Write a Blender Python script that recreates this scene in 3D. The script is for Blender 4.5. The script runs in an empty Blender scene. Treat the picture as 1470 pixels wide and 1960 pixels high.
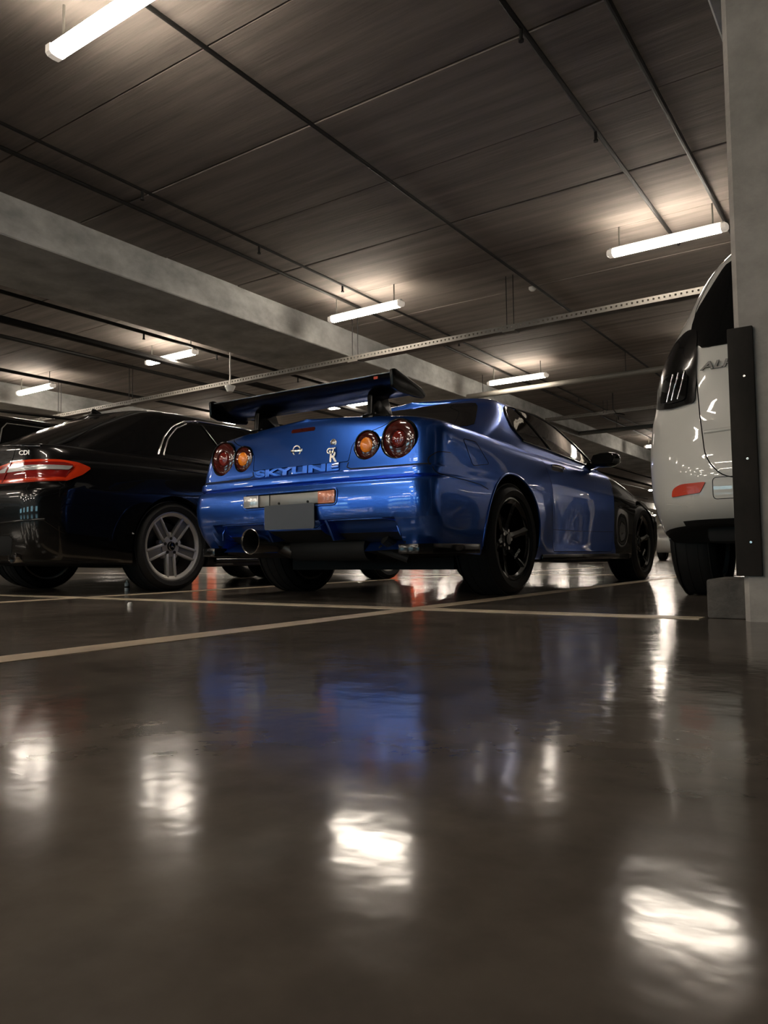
import bpy, bmesh, math, random
import numpy as np
from mathutils import Vector, Matrix
from mathutils.bvhtree import BVHTree

random.seed(7)
SC = bpy.context.scene
COL = SC.collection
PI = math.pi

# ------------------------------------------------------------------ camera
cam_d = bpy.data.cameras.new('camera'); cam = bpy.data.objects.new('camera', cam_d); COL.objects.link(cam)
cam_d.sensor_fit = 'HORIZONTAL'; cam_d.sensor_width = 36.0; cam_d.lens = 36.0 * 1449.1 / 1470.0
cam_d.clip_start = 0.02; cam_d.clip_end = 300
YAW, PITCH, ROLL, CAMH = 0.59692, 0.05819, -0.01281, 0.2387
fw = Vector((-math.sin(YAW) * math.cos(PITCH), math.cos(YAW) * math.cos(PITCH), math.sin(PITCH)))
rt = Vector((math.cos(YAW), math.sin(YAW), 0)); up = rt.cross(fw)
rt = rt * math.cos(ROLL) + up * math.sin(ROLL); up = rt.cross(fw)
cam.matrix_world = Matrix(((rt.x, up.x, -fw.x, 0), (rt.y, up.y, -fw.y, 0), (rt.z, up.z, -fw.z, CAMH), (0, 0, 0, 1)))
SC.camera = cam

# ------------------------------------------------------------------ world and exposure (light comes from the batten lamps)
w = bpy.data.worlds.new('world'); SC.world = w; w.use_nodes = True
w.node_tree.nodes['Background'].inputs[0].default_value = (0.05, 0.06, 0.07, 1)
w.node_tree.nodes['Background'].inputs[1].default_value = 0.02
SC.view_settings.view_transform = 'Standard'; SC.view_settings.look = 'None'
SC.view_settings.gamma = 1.0; SC.view_settings.use_curve_mapping = False
SC.view_settings.exposure = 1.8
LAMP_E = 22.0
LAMP_C = (1.0, 0.88, 0.74)

# ------------------------------------------------------------------ materials
MATS = {}
def mat(name, col, rough=0.5, metal=0.0, coat=0.0, spec=0.5, emit=None, es=0.0, coat_rough=0.02, trans=0.0, ior=1.45):
    m = bpy.data.materials.new(name); m.use_nodes = True
    b = m.node_tree.nodes['Principled BSDF']
    b.inputs['Base Color'].default_value = (*col, 1); b.inputs['Roughness'].default_value = rough
    b.inputs['Metallic'].default_value = metal; b.inputs['Coat Weight'].default_value = coat
    b.inputs['Coat Roughness'].default_value = coat_rough; b.inputs['Specular IOR Level'].default_value = spec
    b.inputs['IOR'].default_value = ior
    b.inputs['Transmission Weight'].default_value = trans
    if emit: b.inputs['Emission Color'].default_value = (*emit, 1); b.inputs['Emission Strength'].default_value = es
    MATS[name] = m
    return m
def nodes(m): return m.node_tree.nodes, m.node_tree.links, m.node_tree.nodes['Principled BSDF']
def noise_col(m, c1, c2, scale=(1, 1, 1), nscale=4.0, detail=6.0, lo=0.35, hi=0.65, bump=0.0, bscale=None, rough=None, dist=0.02, c3=None):
    """procedural colour from world position: two blended noises, optional bump and roughness range"""
    n, l, b = nodes(m)
    g = n.new('ShaderNodeNewGeometry'); mp = n.new('ShaderNodeMapping'); mp.inputs['Scale'].default_value = scale
    l.new(g.outputs['Position'], mp.inputs['Vector'])
    t = n.new('ShaderNodeTexNoise'); t.inputs['Scale'].default_value = nscale; t.inputs['Detail'].default_value = detail
    t.inputs['Roughness'].default_value = 0.62
    l.new(mp.outputs[0], t.inputs['Vector'])
    r = n.new('ShaderNodeValToRGB'); e = r.color_ramp.elements
    e[0].position = lo; e[0].color = (*c1, 1); e[1].position = hi; e[1].color = (*c2, 1)
    if c3: x = e.new((lo + hi) / 2); x.color = (*c3, 1)
    l.new(t.outputs[0], r.inputs[0]); l.new(r.outputs[0], b.inputs['Base Color'])
    if rough:
        mr = n.new('ShaderNodeMapRange'); mr.inputs[1].default_value = 0.3; mr.inputs[2].default_value = 0.7
        mr.inputs[3].default_value, mr.inputs[4].default_value = rough
        l.new(t.outputs[0], mr.inputs[0]); l.new(mr.outputs[0], b.inputs['Roughness'])
    if bump:
        t2 = n.new('ShaderNodeTexNoise'); t2.inputs['Scale'].default_value = bscale or nscale * 6; t2.inputs['Detail'].default_value = 4
        l.new(mp.outputs[0], t2.inputs['Vector'])
        bp = n.new('ShaderNodeBump'); bp.inputs['Strength'].default_value = bump; bp.inputs['Distance'].default_value = dist
        l.new(t2.outputs[0], bp.inputs['Height']); l.new(bp.outputs[0], b.inputs['Normal'])
    return m

# polished resin floor: brown grey, mottled, wavy gloss
M_floor = mat('floor_resin', (.07, .06, .05), .16, spec=.28)
def floor_nodes(m):
    n, l, b = nodes(m)
    g = n.new('ShaderNodeNewGeometry')
    t = n.new('ShaderNodeTexNoise'); t.inputs['Scale'].default_value = 1.3; t.inputs['Detail'].default_value = 8; t.inputs['Roughness'].default_value = .65
    l.new(g.outputs['Position'], t.inputs['Vector'])
    r = n.new('ShaderNodeValToRGB'); e = r.color_ramp.elements
    e[0].position = .3; e[0].color = (.082, .071, .060, 1); e[1].position = .72; e[1].color = (.200, .170, .142, 1)
    l.new(t.outputs[0], r.inputs[0])
    v = n.new('ShaderNodeTexNoise'); v.inputs['Scale'].default_value = 9; v.inputs['Detail'].default_value = 6
    l.new(g.outputs['Position'], v.inputs['Vector'])
    mx = n.new('ShaderNodeMixRGB'); mx.blend_type = 'MULTIPLY'; mx.inputs[0].default_value = .6
    r2 = n.new('ShaderNodeValToRGB'); r2.color_ramp.elements[0].position = .35; r2.color_ramp.elements[0].color = (.55, .55, .55, 1)
    r2.color_ramp.elements[1].position = .6; r2.color_ramp.elements[1].color = (1, 1, 1, 1)
    l.new(v.outputs[0], r2.inputs[0]); l.new(r.outputs[0], mx.inputs[1]); l.new(r2.outputs[0], mx.inputs[2])
    l.new(mx.outputs[0], b.inputs['Base Color'])
    mr = n.new('ShaderNodeMapRange'); mr.inputs[1].default_value = .3; mr.inputs[2].default_value = .7
    mr.inputs[3].default_value = .085; mr.inputs[4].default_value = .17
    l.new(t.outputs[0], mr.inputs[0]); l.new(mr.outputs[0], b.inputs['Roughness'])
    t2 = n.new('ShaderNodeTexNoise'); t2.inputs['Scale'].default_value = 7; t2.inputs['Detail'].default_value = 3
    l.new(g.outputs['Position'], t2.inputs['Vector'])
    bp = n.new('ShaderNodeBump'); bp.inputs['Strength'].default_value = .5; bp.inputs['Distance'].default_value = .0030
    l.new(t2.outputs[0], bp.inputs['Height'])
    t3 = n.new('ShaderNodeTexNoise'); t3.inputs['Scale'].default_value = 45; t3.inputs['Detail'].default_value = 3
    l.new(g.outputs['Position'], t3.inputs['Vector'])
    bp2 = n.new('ShaderNodeBump'); bp2.inputs['Strength'].default_value = .25; bp2.inputs['Distance'].default_value = .0004
    l.new(t3.outputs[0], bp2.inputs['Height']); l.new(bp.outputs[0], bp2.inputs['Normal']); l.new(bp2.outputs[0], b.inputs['Normal'])
floor_nodes(M_floor)
M_ceil = noise_col(mat('ceiling_board_concrete', (.2, .17, .15), .85), (.145, .125, .110), (.280, .243, .213), (.35, 4.5, 1), 1.6, 7, .3, .72, bump=.15, bscale=7)
M_beam = noise_col(mat('beam_concrete', (.3, .3, .28), .8), (.36, .37, .36), (.68, .69, .67), (1, 1, 1.6), 1.9, 9, .34, .66, bump=.12, bscale=16)
M_wall = noise_col(mat('wall_concrete', (.25, .23, .2), .85), (.16, .15, .13), (.26, .24, .21), (1, 1, 1), .8, 5)
M_col = noise_col(mat('column_concrete', (.25, .23, .21), .8), (.26, .24, .22), (.44, .41, .375), (1, 1, 1), 5, 9, .3, .7, bump=.2, bscale=30)
M_block = noise_col(mat('kerb_concrete', (.14, .13, .12), .8), (.06, .055, .05), (.17, .155, .14), (1, 1, 1), 9, 8, .3, .7, bump=.35, bscale=40)
M_line = noise_col(mat('line_paint', (.6, .5, .38), .35), (.40, .32, .24), (.66, .54, .40), (1, 1, 1), 6, 6, .3, .65)
M_rubber = noise_col(mat('guard_rubber', (.02, .018, .016), .75, spec=.3), (.014, .012, .010), (.030, .025, .021), (1, 1, .5), 6, 6)
M_pipe = mat('dark_pipe', (.014, .013, .012), .6, spec=.3)
M_pipe2 = mat('grey_pipe', (.16, .15, .13), .45)
M_galv = mat('galvanised', (.13, .12, .105), .5, .3)
M_white_pl = mat('white_plastic', (.72, .70, .66), .4)
M_lens = mat('lamp_diffuser', (.9, .9, .88), .3, emit=LAMP_C, es=LAMP_E)
M_cap = mat('lamp_cap', (.80, .76, .70), .3, emit=(1, .86, .72), es=.10)
M_house = mat('lamp_housing', (.55, .54, .52), .4)
M_blue = mat('blue_metallic_paint', (.03, .12, .55), .29, .88, coat=1.0, coat_rough=.015)
def flakes(m, c1, c2):
    n, l, b = nodes(m)
    t = n.new('ShaderNodeTexNoise'); t.inputs['Scale'].default_value = 900
    tc = n.new('ShaderNodeTexCoord'); l.new(tc.outputs['Object'], t.inputs['Vector'])
    r = n.new('ShaderNodeValToRGB'); r.color_ramp.elements[0].position = .4; r.color_ramp.elements[1].position = .65
    r.color_ramp.elements[0].color = (*c1, 1); r.color_ramp.elements[1].color = (*c2, 1)
    l.new(t.outputs[0], r.inputs[0]); l.new(r.outputs[0], b.inputs['Base Color'])
flakes(M_blue, (.026, .115, .52), (.036, .145, .62))
M_black = mat('black_gloss_paint', (.003, .003, .0033), .25, 0, coat=.75, coat_rough=.015, spec=.15)
M_blackw = mat('black_gloss_plastic', (.005, .005, .005), .16, 0, coat=.35, spec=.35)
M_white = mat('white_pearl_paint', (.62, .61, .57), .3, 0, coat=1.0, coat_rough=.02)
M_silverp = mat('silver_paint', (.42, .41, .38), .35, .5, coat=1.0)
M_redp = mat('dark_red_paint', (.16, .012, .012), .35, .2, coat=1.0)
M_greyp = mat('graphite_paint', (.06, .06, .065), .35, .4, coat=1.0)
M_dark = mat('underbody_black', (.006, .006, .006), .75)
M_gap = mat('shut_gap', (.003, .003, .004), .7)
M_glass = mat('tinted_glass', (.006, .006, .006), .03, 0, coat=.0, spec=.7)
M_glassb = mat('privacy_glass', (.006, .006, .006), .10, 0, spec=.22)
M_tyre = mat('tyre_rubber', (.010, .010, .010), .62, spec=.35)
M_rimblack = mat('black_alloy', (.008, .008, .008), .18, .2, coat=.7)
M_rimsil = mat('silver_alloy', (.62, .60, .56), .38, .55)
M_rimdark = mat('grooved_alloy', (.26, .25, .235), .45, .5)
M_disc = mat('brake_disc', (.18, .17, .16), .45, .9)
M_chrome = mat('chrome', (.82, .81, .79), .08, 1.0)
M_steel = mat('stainless', (.42, .41, .40), .22, 1.0)
M_steeld = mat('dark_exhaust', (.10, .095, .09), .4, .9)
M_redlens = mat('red_lens', (.26, .012, .006), .12, 0, coat=1, emit=(1, .06, .02), es=.02)
M_reddish = mat('dark_red_dish', (.075, .010, .007), .10, 0, coat=1)
M_redbulb = mat('red_bulb', (.22, .016, .010), .10, 0, coat=1)
M_amber = mat('amber_bulb', (1.0, .27, .008), .25, 0, coat=.6)
M_merc = mat('red_tail_lens', (.72, .045, .010), .10, 0, coat=1)
M_mercd = mat('deep_red_lens', (.25, .010, .008), .10, 0, coat=1)
M_clear = mat('clear_lens', (.62, .61, .60), .18, .45, coat=1)
M_orange = mat('orange_lens', (.75, .28, .17), .2, .1, coat=1)
M_refl = mat('red_reflector', (.62, .055, .020), .4, 0, coat=.15)
M_plate = mat('blank_plate', (.055, .065, .082), .45)
M_platebar = mat('plate_garnish', (.30, .29, .27), .35, .3)
M_tailon = mat('lit_tail', (.7, .04, .01), .2, emit=(1, .16, .04), es=.8)
M_sky = mat('daylight_opening', (.2, .3, .35), .3, emit=(.45, .85, 1.0), es=1.6)
M_paper = mat('litter_white', (.75, .74, .72), .6)

# ------------------------------------------------------------------ object helpers
def finish(me, smooth, ang=35):
    if smooth:
        me.polygons.foreach_set('use_smooth', [True] * len(me.polygons))
        try: me.set_sharp_from_angle(angle=math.radians(ang))
        except Exception: pass
    me.update()
def link(name, me, parent=None):
    o = bpy.data.objects.new(name, me); COL.objects.link(o)
    if parent: o.parent = parent
    return o
def lab(o, label, cat, group=None):
    o['label'] = label; o['category'] = cat
    if group: o['group'] = group
    return o
def struct(o, label=None):
    o['kind'] = 'structure'
    if label: o['label'] = label
    return o
def empty(name, loc=(0, 0, 0), rz=0):
    o = bpy.data.objects.new(name, None); COL.objects.link(o); o.location = loc; o.rotation_euler = (0, 0, rz)
    o.empty_display_size = .2
    return o
def dup(o, parent=None, deep=True):
    c = o.copy(); COL.objects.link(c); c.parent = parent
    if deep:
        for ch in list(o.children): dup(ch, c)
    return c

class MB:
    def __init__(s): s.v = []; s.f = []; s.m = []
    def add(s, vs, fs, mi=0):
        k = len(s.v); s.v += [tuple(v) for v in vs]; s.f += [tuple(i + k for i in f) for f in fs]; s.m += [mi] * len(fs); return s
    def box(s, x0, x1, y0, y1, z0, z1, mi=0):
        vs = [(x, y, z) for z in (z0, z1) for y in (y0, y1) for x in (x0, x1)]
        return s.add(vs, [(0, 2, 3, 1), (4, 5, 7, 6), (0, 1, 5, 4), (2, 6, 7, 3), (0, 4, 6, 2), (1, 3, 7, 5)], mi)
    def cyl(s, a, b, r, n=16, r2=None, mi=0, cap=True):
        a = Vector(a); b = Vector(b); d = (b - a).normalized(); r2 = r if r2 is None else r2
        u = d.orthogonal().normalized(); v = d.cross(u)
        vs = [a + (u * math.cos(2 * PI * i / n) + v * math.sin(2 * PI * i / n)) * r for i in range(n)] + \
             [b + (u * math.cos(2 * PI * i / n) + v * math.sin(2 * PI * i / n)) * r2 for i in range(n)]
        fs = [(i, (i + 1) % n, n + (i + 1) % n, n + i) for i in range(n)]
        if cap: fs += [tuple(reversed(range(n))), tuple(range(n, 2 * n))]
        return s.add(vs, fs, mi)
    def tube(s, pts, r, n=8, closed=False, mi=0):
        P = [Vector(p) for p in pts]; N = len(P); vs = []; ref = None
        for i in range(N):
            t = (P[(i + 1) % N] - P[i - 1]) if closed else (P[min(i + 1, N - 1)] - P[max(i - 1, 0)])
            t.normalize()
            if ref is None: ref = t.orthogonal().normalized()
            u = (ref - t * ref.dot(t)); u = u.normalized() if u.length > 1e-6 else t.orthogonal().normalized(); ref = u; v = t.cross(u)
            rr = r[i] if isinstance(r, (list, tuple)) else r
            vs += [P[i] + (u * math.cos(2 * PI * k / n) + v * math.sin(2 * PI * k / n)) * rr for k in range(n)]
        fs = []
        for i in range(N if closed else N - 1):
            j = (i + 1) % N
            fs += [(i * n + k, i * n + (k + 1) % n, j * n + (k + 1) % n, j * n + k) for k in range(n)]
        if not closed: fs += [tuple(reversed(range(n))), tuple(range((N - 1) * n, N * n))]
        return s.add(vs, fs, mi)
    def lathe(s, prof, axis='x', c=(0, 0, 0), n=48, mi=0, close=False):
        """prof: (a, r) along axis"""
        vs = []
        for a, r in prof:
            for i in range(n):
                t = 2 * PI * i / n; p, q = r * math.cos(t), r * math.sin(t)
                vs.append({'x': (c[0] + a, c[1] + p, c[2] + q), 'y': (c[0] + q, c[1] + a, c[2] + p), 'z': (c[0] + p, c[1] + q, c[2] + a)}[axis])
        m = len(prof); fs = []
        for j in range(m if close else m - 1):
            k = (j + 1) % m
            fs += [(j * n + i, j * n + (i + 1) % n, k * n + (i + 1) % n, k * n + i) for i in range(n)]
        return s.add(vs, fs, mi)
    def prism(s, poly, a0, a1, axis='x', mi=0):
        """poly 2D in the plane normal to axis; x: (y,z), y: (x,z), z: (x,y)"""
        f = {'x': lambda p, a: (a, p[0], p[1]), 'y': lambda p, a: (p[0], a, p[1]), 'z': lambda p, a: (p[0], p[1], a)}[axis]
        n = len(poly); vs = [f(p, a0) for p in poly] + [f(p, a1) for p in poly]
        fs = [(i, (i + 1) % n, n + (i + 1) % n, n + i) for i in range(n)] + [tuple(reversed(range(n))), tuple(range(n, 2 * n))]
        return s.add(vs, fs, mi)
    def build(s, name, mats, parent=None, smooth=False, bevel=0, ang=35, seg=2, fixn=True):
        me = bpy.data.meshes.new(name); me.from_pydata(s.v, [], s.f)
        for m in (mats if isinstance(mats, (list, tuple)) else [mats]): me.materials.append(m)
        me.polygons.foreach_set('material_index', s.m)
        if fixn or bevel:
            bm = bmesh.new(); bm.from_mesh(me)
            if fixn: bmesh.ops.recalc_face_normals(bm, faces=bm.faces)
            if bevel:
                es = [e for e in bm.edges if len(e.link_faces) == 2 and e.calc_face_angle(0) > .5]
                bmesh.ops.bevel(bm, geom=es, offset=bevel, segments=seg, affect='EDGES', profile=.5)
            bm.to_mesh(me); bm.free()
        finish(me, smooth or bevel > 0, ang)
        return link(name, me, parent)

def text_obj(name, body, size, ext, m, parent, loc, rot, shear=0.0, bold=0.0, width=None):
    cu = bpy.data.curves.new(name, 'FONT'); cu.body = body; cu.size = size; cu.extrude = ext; cu.align_x = 'CENTER'; cu.align_y = 'CENTER'
    cu.shear = shear; cu.offset = bold; cu.bevel_depth = ext * .25; cu.resolution_u = 3
    t = bpy.data.objects.new(name, cu); COL.objects.link(t)
    dg = bpy.context.evaluated_depsgraph_get(); me = bpy.data.meshes.new_from_object(t.evaluated_get(dg))
    bpy.data.objects.remove(t); bpy.data.curves.remove(cu)
    me.materials.clear(); me.materials.append(m)
    if width:
        xs = [v.co.x for v in me.vertices]; k = width / (max(xs) - min(xs))
        for v in me.vertices: v.co.x *= k
    o = link(name, me, parent); o.location = loc; o.rotation_euler = rot
    return o

# ------------------------------------------------------------------ numeric helpers
def pchip(xs, ys, x):
    xs = np.asarray(xs, float); ys = np.asarray(ys, float); x = np.clip(np.asarray(x, float), xs[0], xs[-1])
    if len(xs) == 1: return np.full_like(x, ys[0])
    h = np.diff(xs); d = np.diff(ys, axis=0) / (h if ys.ndim == 1 else h[:, None])
    m = np.zeros_like(ys)
    if len(xs) > 2:
        a, b = d[:-1], d[1:]
        w1 = 2 * h[1:] + h[:-1]; w2 = h[1:] + 2 * h[:-1]
        if ys.ndim > 1: w1 = w1[:, None]; w2 = w2[:, None]
        ok = (a * b) > 0
        with np.errstate(divide='ignore', invalid='ignore'):
            hm = (w1 + w2) / (w1 / np.where(ok, a, 1) + w2 / np.where(ok, b, 1))
        m[1:-1] = np.where(ok, hm, 0)
    m[0] = d[0]; m[-1] = d[-1]
    i = np.clip(np.searchsorted(xs, x, side='right') - 1, 0, len(xs) - 2)
    t = (x - xs[i]) / h[i]; H = h[i]
    if ys.ndim > 1: t = t[:, None]; H = H[:, None]
    return (2 * t**3 - 3 * t**2 + 1) * ys[i] + (t**3 - 2 * t**2 + t) * H * m[i] + (-2 * t**3 + 3 * t**2) * ys[i + 1] + (t**3 - t**2) * H * m[i + 1]
def tab(t, y):
    if isinstance(t, (int, float)): return np.full_like(np.asarray(y, float), t)
    return pchip([a for a, _ in t], [b for _, b in t], y)
def resample(pts, n, closed=False):
    P = [Vector(p) for p in pts]
    if closed: P = P + [P[0]]
    L = [0.0]
    for i in range(1, len(P)): L.append(L[-1] + (P[i] - P[i - 1]).length)
    out = []; m = n if closed else n - 1; k = 0
    for i in range(n):
        d = L[-1] * i / m
        while k < len(L) - 2 and L[k + 1] < d: k += 1
        t = (d - L[k]) / max(L[k + 1] - L[k], 1e-9); out.append(P[k].lerp(P[k + 1], t))
    return out
def rpoly(poly, r, n=5):
    """rounded polygon; r a number or one radius per corner"""
    out = []; N = len(poly)
    for i in range(N):
        p = Vector(poly[i]); a = Vector(poly[i - 1]); b = Vector(poly[(i + 1) % N]); rr = r[i] if isinstance(r, (list, tuple)) else r
        if rr <= 0: out.append(tuple(p)); continue
        da, db = (a - p), (b - p); k = min(rr, da.length * .48, db.length * .48)
        p0 = p + da.normalized() * k; p1 = p + db.normalized() * k
        for j in range(n + 1):
            t = j / n; out.append(tuple(p0 * (1 - t)**2 + p * 2 * t * (1 - t) + p1 * t * t))
    return out
def inset(poly, d):
    """crude inward offset for roughly convex polygons"""
    n = len(poly); out = []
    ar = sum(poly[i][0] * poly[(i + 1) % n][1] - poly[(i + 1) % n][0] * poly[i][1] for i in range(n)); s = 1 if ar > 0 else -1
    for i in range(n):
        a, p, b = Vector(poly[i - 1]), Vector(poly[i]), Vector(poly[(i + 1) % n])
        e1 = (p - a).normalized(); e2 = (b - p).normalized()
        n1 = Vector((-e1.y, e1.x)) * s; n2 = Vector((-e2.y, e2.x)) * s; m = n1 + n2
        m = m / max(m.length_squared * .5, .4)
        out.append(tuple(p + m * d))
    return out

# ------------------------------------------------------------------ car shells
def shell(levels, deck, under=None, nr=26, na=8, ns=64, nf=12, sub=4, rear_mod=None, stations=None):
    """Half-body grid: each level is dict(z, hw, ry, bow, rc, fy, fb, fc); z and hw are tables along y.
    deck: list of (fraction, crown share), crown table. Returns verts, faces (both sides)."""
    rows = []
    for L in levels:
        ry, rc, bow, fy, fc, fb = L['ry'], L['rc'], L.get('bow', .05), L['fy'], L.get('fc', .3), L.get('fb', .12)
        hwR = float(tab(L['hw'], [ry + bow + rc])[0]); hwF = float(tab(L['hw'], [fy - fb - fc])[0])
        x = np.linspace(0, hwR - rc, nr); y = ry + bow * (x / hwR)**2; pts = list(zip(x, y))
        yb = y[-1]
        for i in range(1, na + 1):
            a = PI / 2 * i / na; pts.append((hwR - rc + rc * math.sin(a), yb + rc - rc * math.cos(a)))
        xf = np.linspace(hwF - fc, 0, nf); yf = fy - fb * (xf / hwF)**2; ye = yf[0] - fc
        y0 = yb + rc
        t = np.linspace(0, 1, ns + 1)[1:]
        ys = y0 + (ye - y0) * t; xs = tab(L['hw'], ys); pts += list(zip(xs, ys))
        for i in range(1, na + 1):
            a = PI / 2 * i / na; pts.append((hwF - fc + fc * math.cos(a), yf[0] - fc + fc * math.sin(a)))
        pts += list(zip(xf[1:], yf[1:]))
        pts = np.array(pts); z = tab(L['z'], pts[:, 1])
        if 'zx' in L: z = z + L['zx'] * (pts[:, 0] / max(hwR, .01))**2
        P = np.column_stack([pts, z])
        if rear_mod: P = rear_mod(P, L, nr + na)
        rows.append(P)
    rows = np.array(rows)                                   # levels x columns x 3
    if under:
        lo = []
        for f, dz in under:
            q = rows[0].copy(); q[:, 0] *= f; q[:, 2] += dz
            cy = np.clip(q[:, 1], q[nr + na, 1], q[-nf - na, 1]); q[:, 1] = cy + (q[:, 1] - cy) * max(f, .0)
            lo.append(q)
        rows = np.concatenate([np.array(lo), rows])
    nu = len(under) if under else 0
    # refine between levels
    d = np.linalg.norm(np.diff(rows, axis=0), axis=2).mean(axis=1); par = np.concatenate([[0], np.cumsum(np.maximum(d, .004))])
    fine = []
    for i in range(len(par) - 1):
        fine += [par[i] + (par[i + 1] - par[i]) * k / sub for k in range(sub)]
    fine.append(par[-1]); fine = np.array(fine)
    nc = rows.shape[1]
    g = np.stack([pchip(par, rows[:, c, :], fine) for c in range(nc)], 1)
    # deck / roof
    top = g[-1]; dk = []
    yl, yh = top[nr + na, 1], top[-nf - na, 1]
    cyc = np.clip(top[:, 1], yl, yh)
    idx = np.arange(nc)
    spine = top[:, 1].copy()
    R0 = top[0, 1]; F0 = top[-1, 1]
    for c in range(nr + na): spine[c] = R0 + (yl - R0) * (c / (nr + na))
    for k in range(nf + na): spine[-1 - k] = F0 + (yh - F0) * (k / (nf + na))
    fr, ct = deck
    crown = tab(ct, top[:, 1])
    for f, cs in fr:
        q = top.copy(); q[:, 0] = top[:, 0] * f; q[:, 1] = spine + (top[:, 1] - spine) * f; q[:, 2] = top[:, 2] + crown * cs
        dk.append(q)
    g = np.concatenate([g, np.array(dk)])
    nl = g.shape[0]
    V = []; F = []
    for s in (1, -1):
        k = len(V); q = g.copy(); q[:, :, 0] *= s; V += [tuple(v) for v in q.reshape(-1, 3)]
        for i in range(nl - 1):
            for c in range(nc - 1):
                a, b, c2, d2 = k + i * nc + c, k + i * nc + c + 1, k + (i + 1) * nc + c + 1, k + (i + 1) * nc + c
                F.append((a, b, c2, d2) if s == 1 else (a, d2, c2, b))
    return V, F
DECK = [(.985, .10), (.95, .24), (.88, .45), (.75, .70), (.55, .90), (.3, .98), (0, 1.0)]

def shell_mesh(name, V, F, mats):
    me = bpy.data.meshes.new(name); me.from_pydata(V, [], F)
    bm = bmesh.new(); bm.from_mesh(me)
    bmesh.ops.remove_doubles(bm, verts=bm.verts, dist=2e-4)
    bmesh.ops.dissolve_degenerate(bm, edges=bm.edges, dist=1e-5)
    bmesh.ops.recalc_face_normals(bm, faces=bm.faces); bm.to_mesh(me); bm.free()
    for m in mats: me.materials.append(m)
    return me
def bvh_of(*meshes):
    V = []; F = []
    for me in meshes:
        k = len(V); V += [v.co.copy() for v in me.vertices]; F += [tuple(i + k for i in p.vertices) for p in me.polygons]
    return BVHTree.FromPolygons(V, F)
def boolean(me, cutter, op='DIFFERENCE'):
    a = bpy.data.objects.new('tmp_a', me); b = bpy.data.objects.new('tmp_b', cutter); COL.objects.link(a); COL.objects.link(b)
    md = a.modifiers.new('b', 'BOOLEAN'); md.operation = op; md.solver = 'EXACT'; md.object = b
    try: md.material_mode = 'TRANSFER'
    except Exception: pass
    dg = bpy.context.evaluated_depsgraph_get(); r = bpy.data.meshes.new_from_object(a.evaluated_get(dg))
    bpy.data.objects.remove(a); bpy.data.objects.remove(b)
    return r
def mb_mesh(mb, m, matsn=None):
    o = mb.build('cutter', m); me = o.data; bpy.data.objects.remove(o); return me
def assign(me, mats, fn):
    """keep materials fixed to list and set index by face centre function"""
    names = [m.name for m in me.materials if m]
    for p in me.polygons:
        i = fn(p.center, p.normal, me.materials[p.material_index].name if me.materials[p.material_index] else '')
        p.material_index = i if i < 99 else p.material_index

RAYS = {'x+': lambda a, b: (Vector((3, a, b)), Vector((-1, 0, 0))), 'x-': lambda a, b: (Vector((-3, a, b)), Vector((1, 0, 0))),
        'y-': lambda a, b: (Vector((a, -4, b)), Vector((0, 1, 0))), 'y+': lambda a, b: (Vector((a, 8, b)), Vector((0, -1, 0)))}
def hit(bvh, ax, a, b):
    o, d = RAYS[ax](a, b); loc, nor, i, _ = bvh.ray_cast(o, d)
    if loc is None:
        loc, nor, i, _ = bvh.find_nearest(o + d * 2.2); 
    if nor.dot(d) > 0: nor = -nor
    return loc, nor
def panel(name, poly, ax, bvh, m, parent, off=.004, n=72, rings=(1, .985, .93, .8, .55, .28), skirt=.006, bulge=0.0):
    P = resample([(p[0], p[1], 0) for p in poly], n, True)
    c = Vector((sum(p.x for p in P) / n, sum(p.y for p in P) / n, 0)); vs = []
    for j, f in enumerate((1,) + tuple(rings)):
        for p in P:
            q = c.lerp(p, f); loc, nor = hit(bvh, ax, q.x, q.y)
            vs.append(loc + nor * (off + bulge * (1 - f * f) if j > 0 else -skirt))
    loc, nor = hit(bvh, ax, c.x, c.y); vs.append(loc + nor * (off + bulge))
    fs = []; R = len(rings) + 1
    for j in range(R - 1):
        fs += [(j * n + i, j * n + (i + 1) % n, (j + 1) * n + (i + 1) % n, (j + 1) * n + i) for i in range(n)]
    fs += [((R - 1) * n + i, (R - 1) * n + (i + 1) % n, R * n) for i in range(n)]
    return MB().add(vs, fs).build(name, m, parent, smooth=True, ang=50)
def ribbon(name, path, ax, bvh, m, parent, w=.004, off=.0012, n=60, closed=False):
    P = resample([(p[0], p[1], 0) for p in path], n, closed); vs = []
    for i, p in enumerate(P):
        t = (P[(i + 1) % n] - P[i - 1]) if closed else (P[min(i + 1, n - 1)] - P[max(i - 1, 0)])
        t.normalize(); s = Vector((-t.y, t.x, 0)) * w / 2
        for q in (p - s, p + s):
            loc, nor = hit(bvh, ax, q.x, q.y); vs.append(loc + nor * off)
        for q in (p + s, p - s):
            loc, nor = hit(bvh, ax, q.x, q.y); vs.append(loc - nor * .003)
    fs = []
    for i in range(n if closed else n - 1):
        j = (i + 1) % n
        fs += [(4 * i + k, 4 * i + (k + 1) % 4, 4 * j + (k + 1) % 4, 4 * j + k) for k in range(4)]
    return MB().add(vs, fs).build(name, m, parent)
def strip(name, path, ax, bvh, m, parent, r=.006, off=.003, n=50, closed=False):
    P = resample([(p[0], p[1], 0) for p in path], n, closed); vs = []
    for p in P:
        loc, nor = hit(bvh, ax, p.x, p.y); vs.append(loc + nor * off)
    return MB().tube(vs, r, 6, closed).build(name, m, parent, smooth=True, ang=80)

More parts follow.
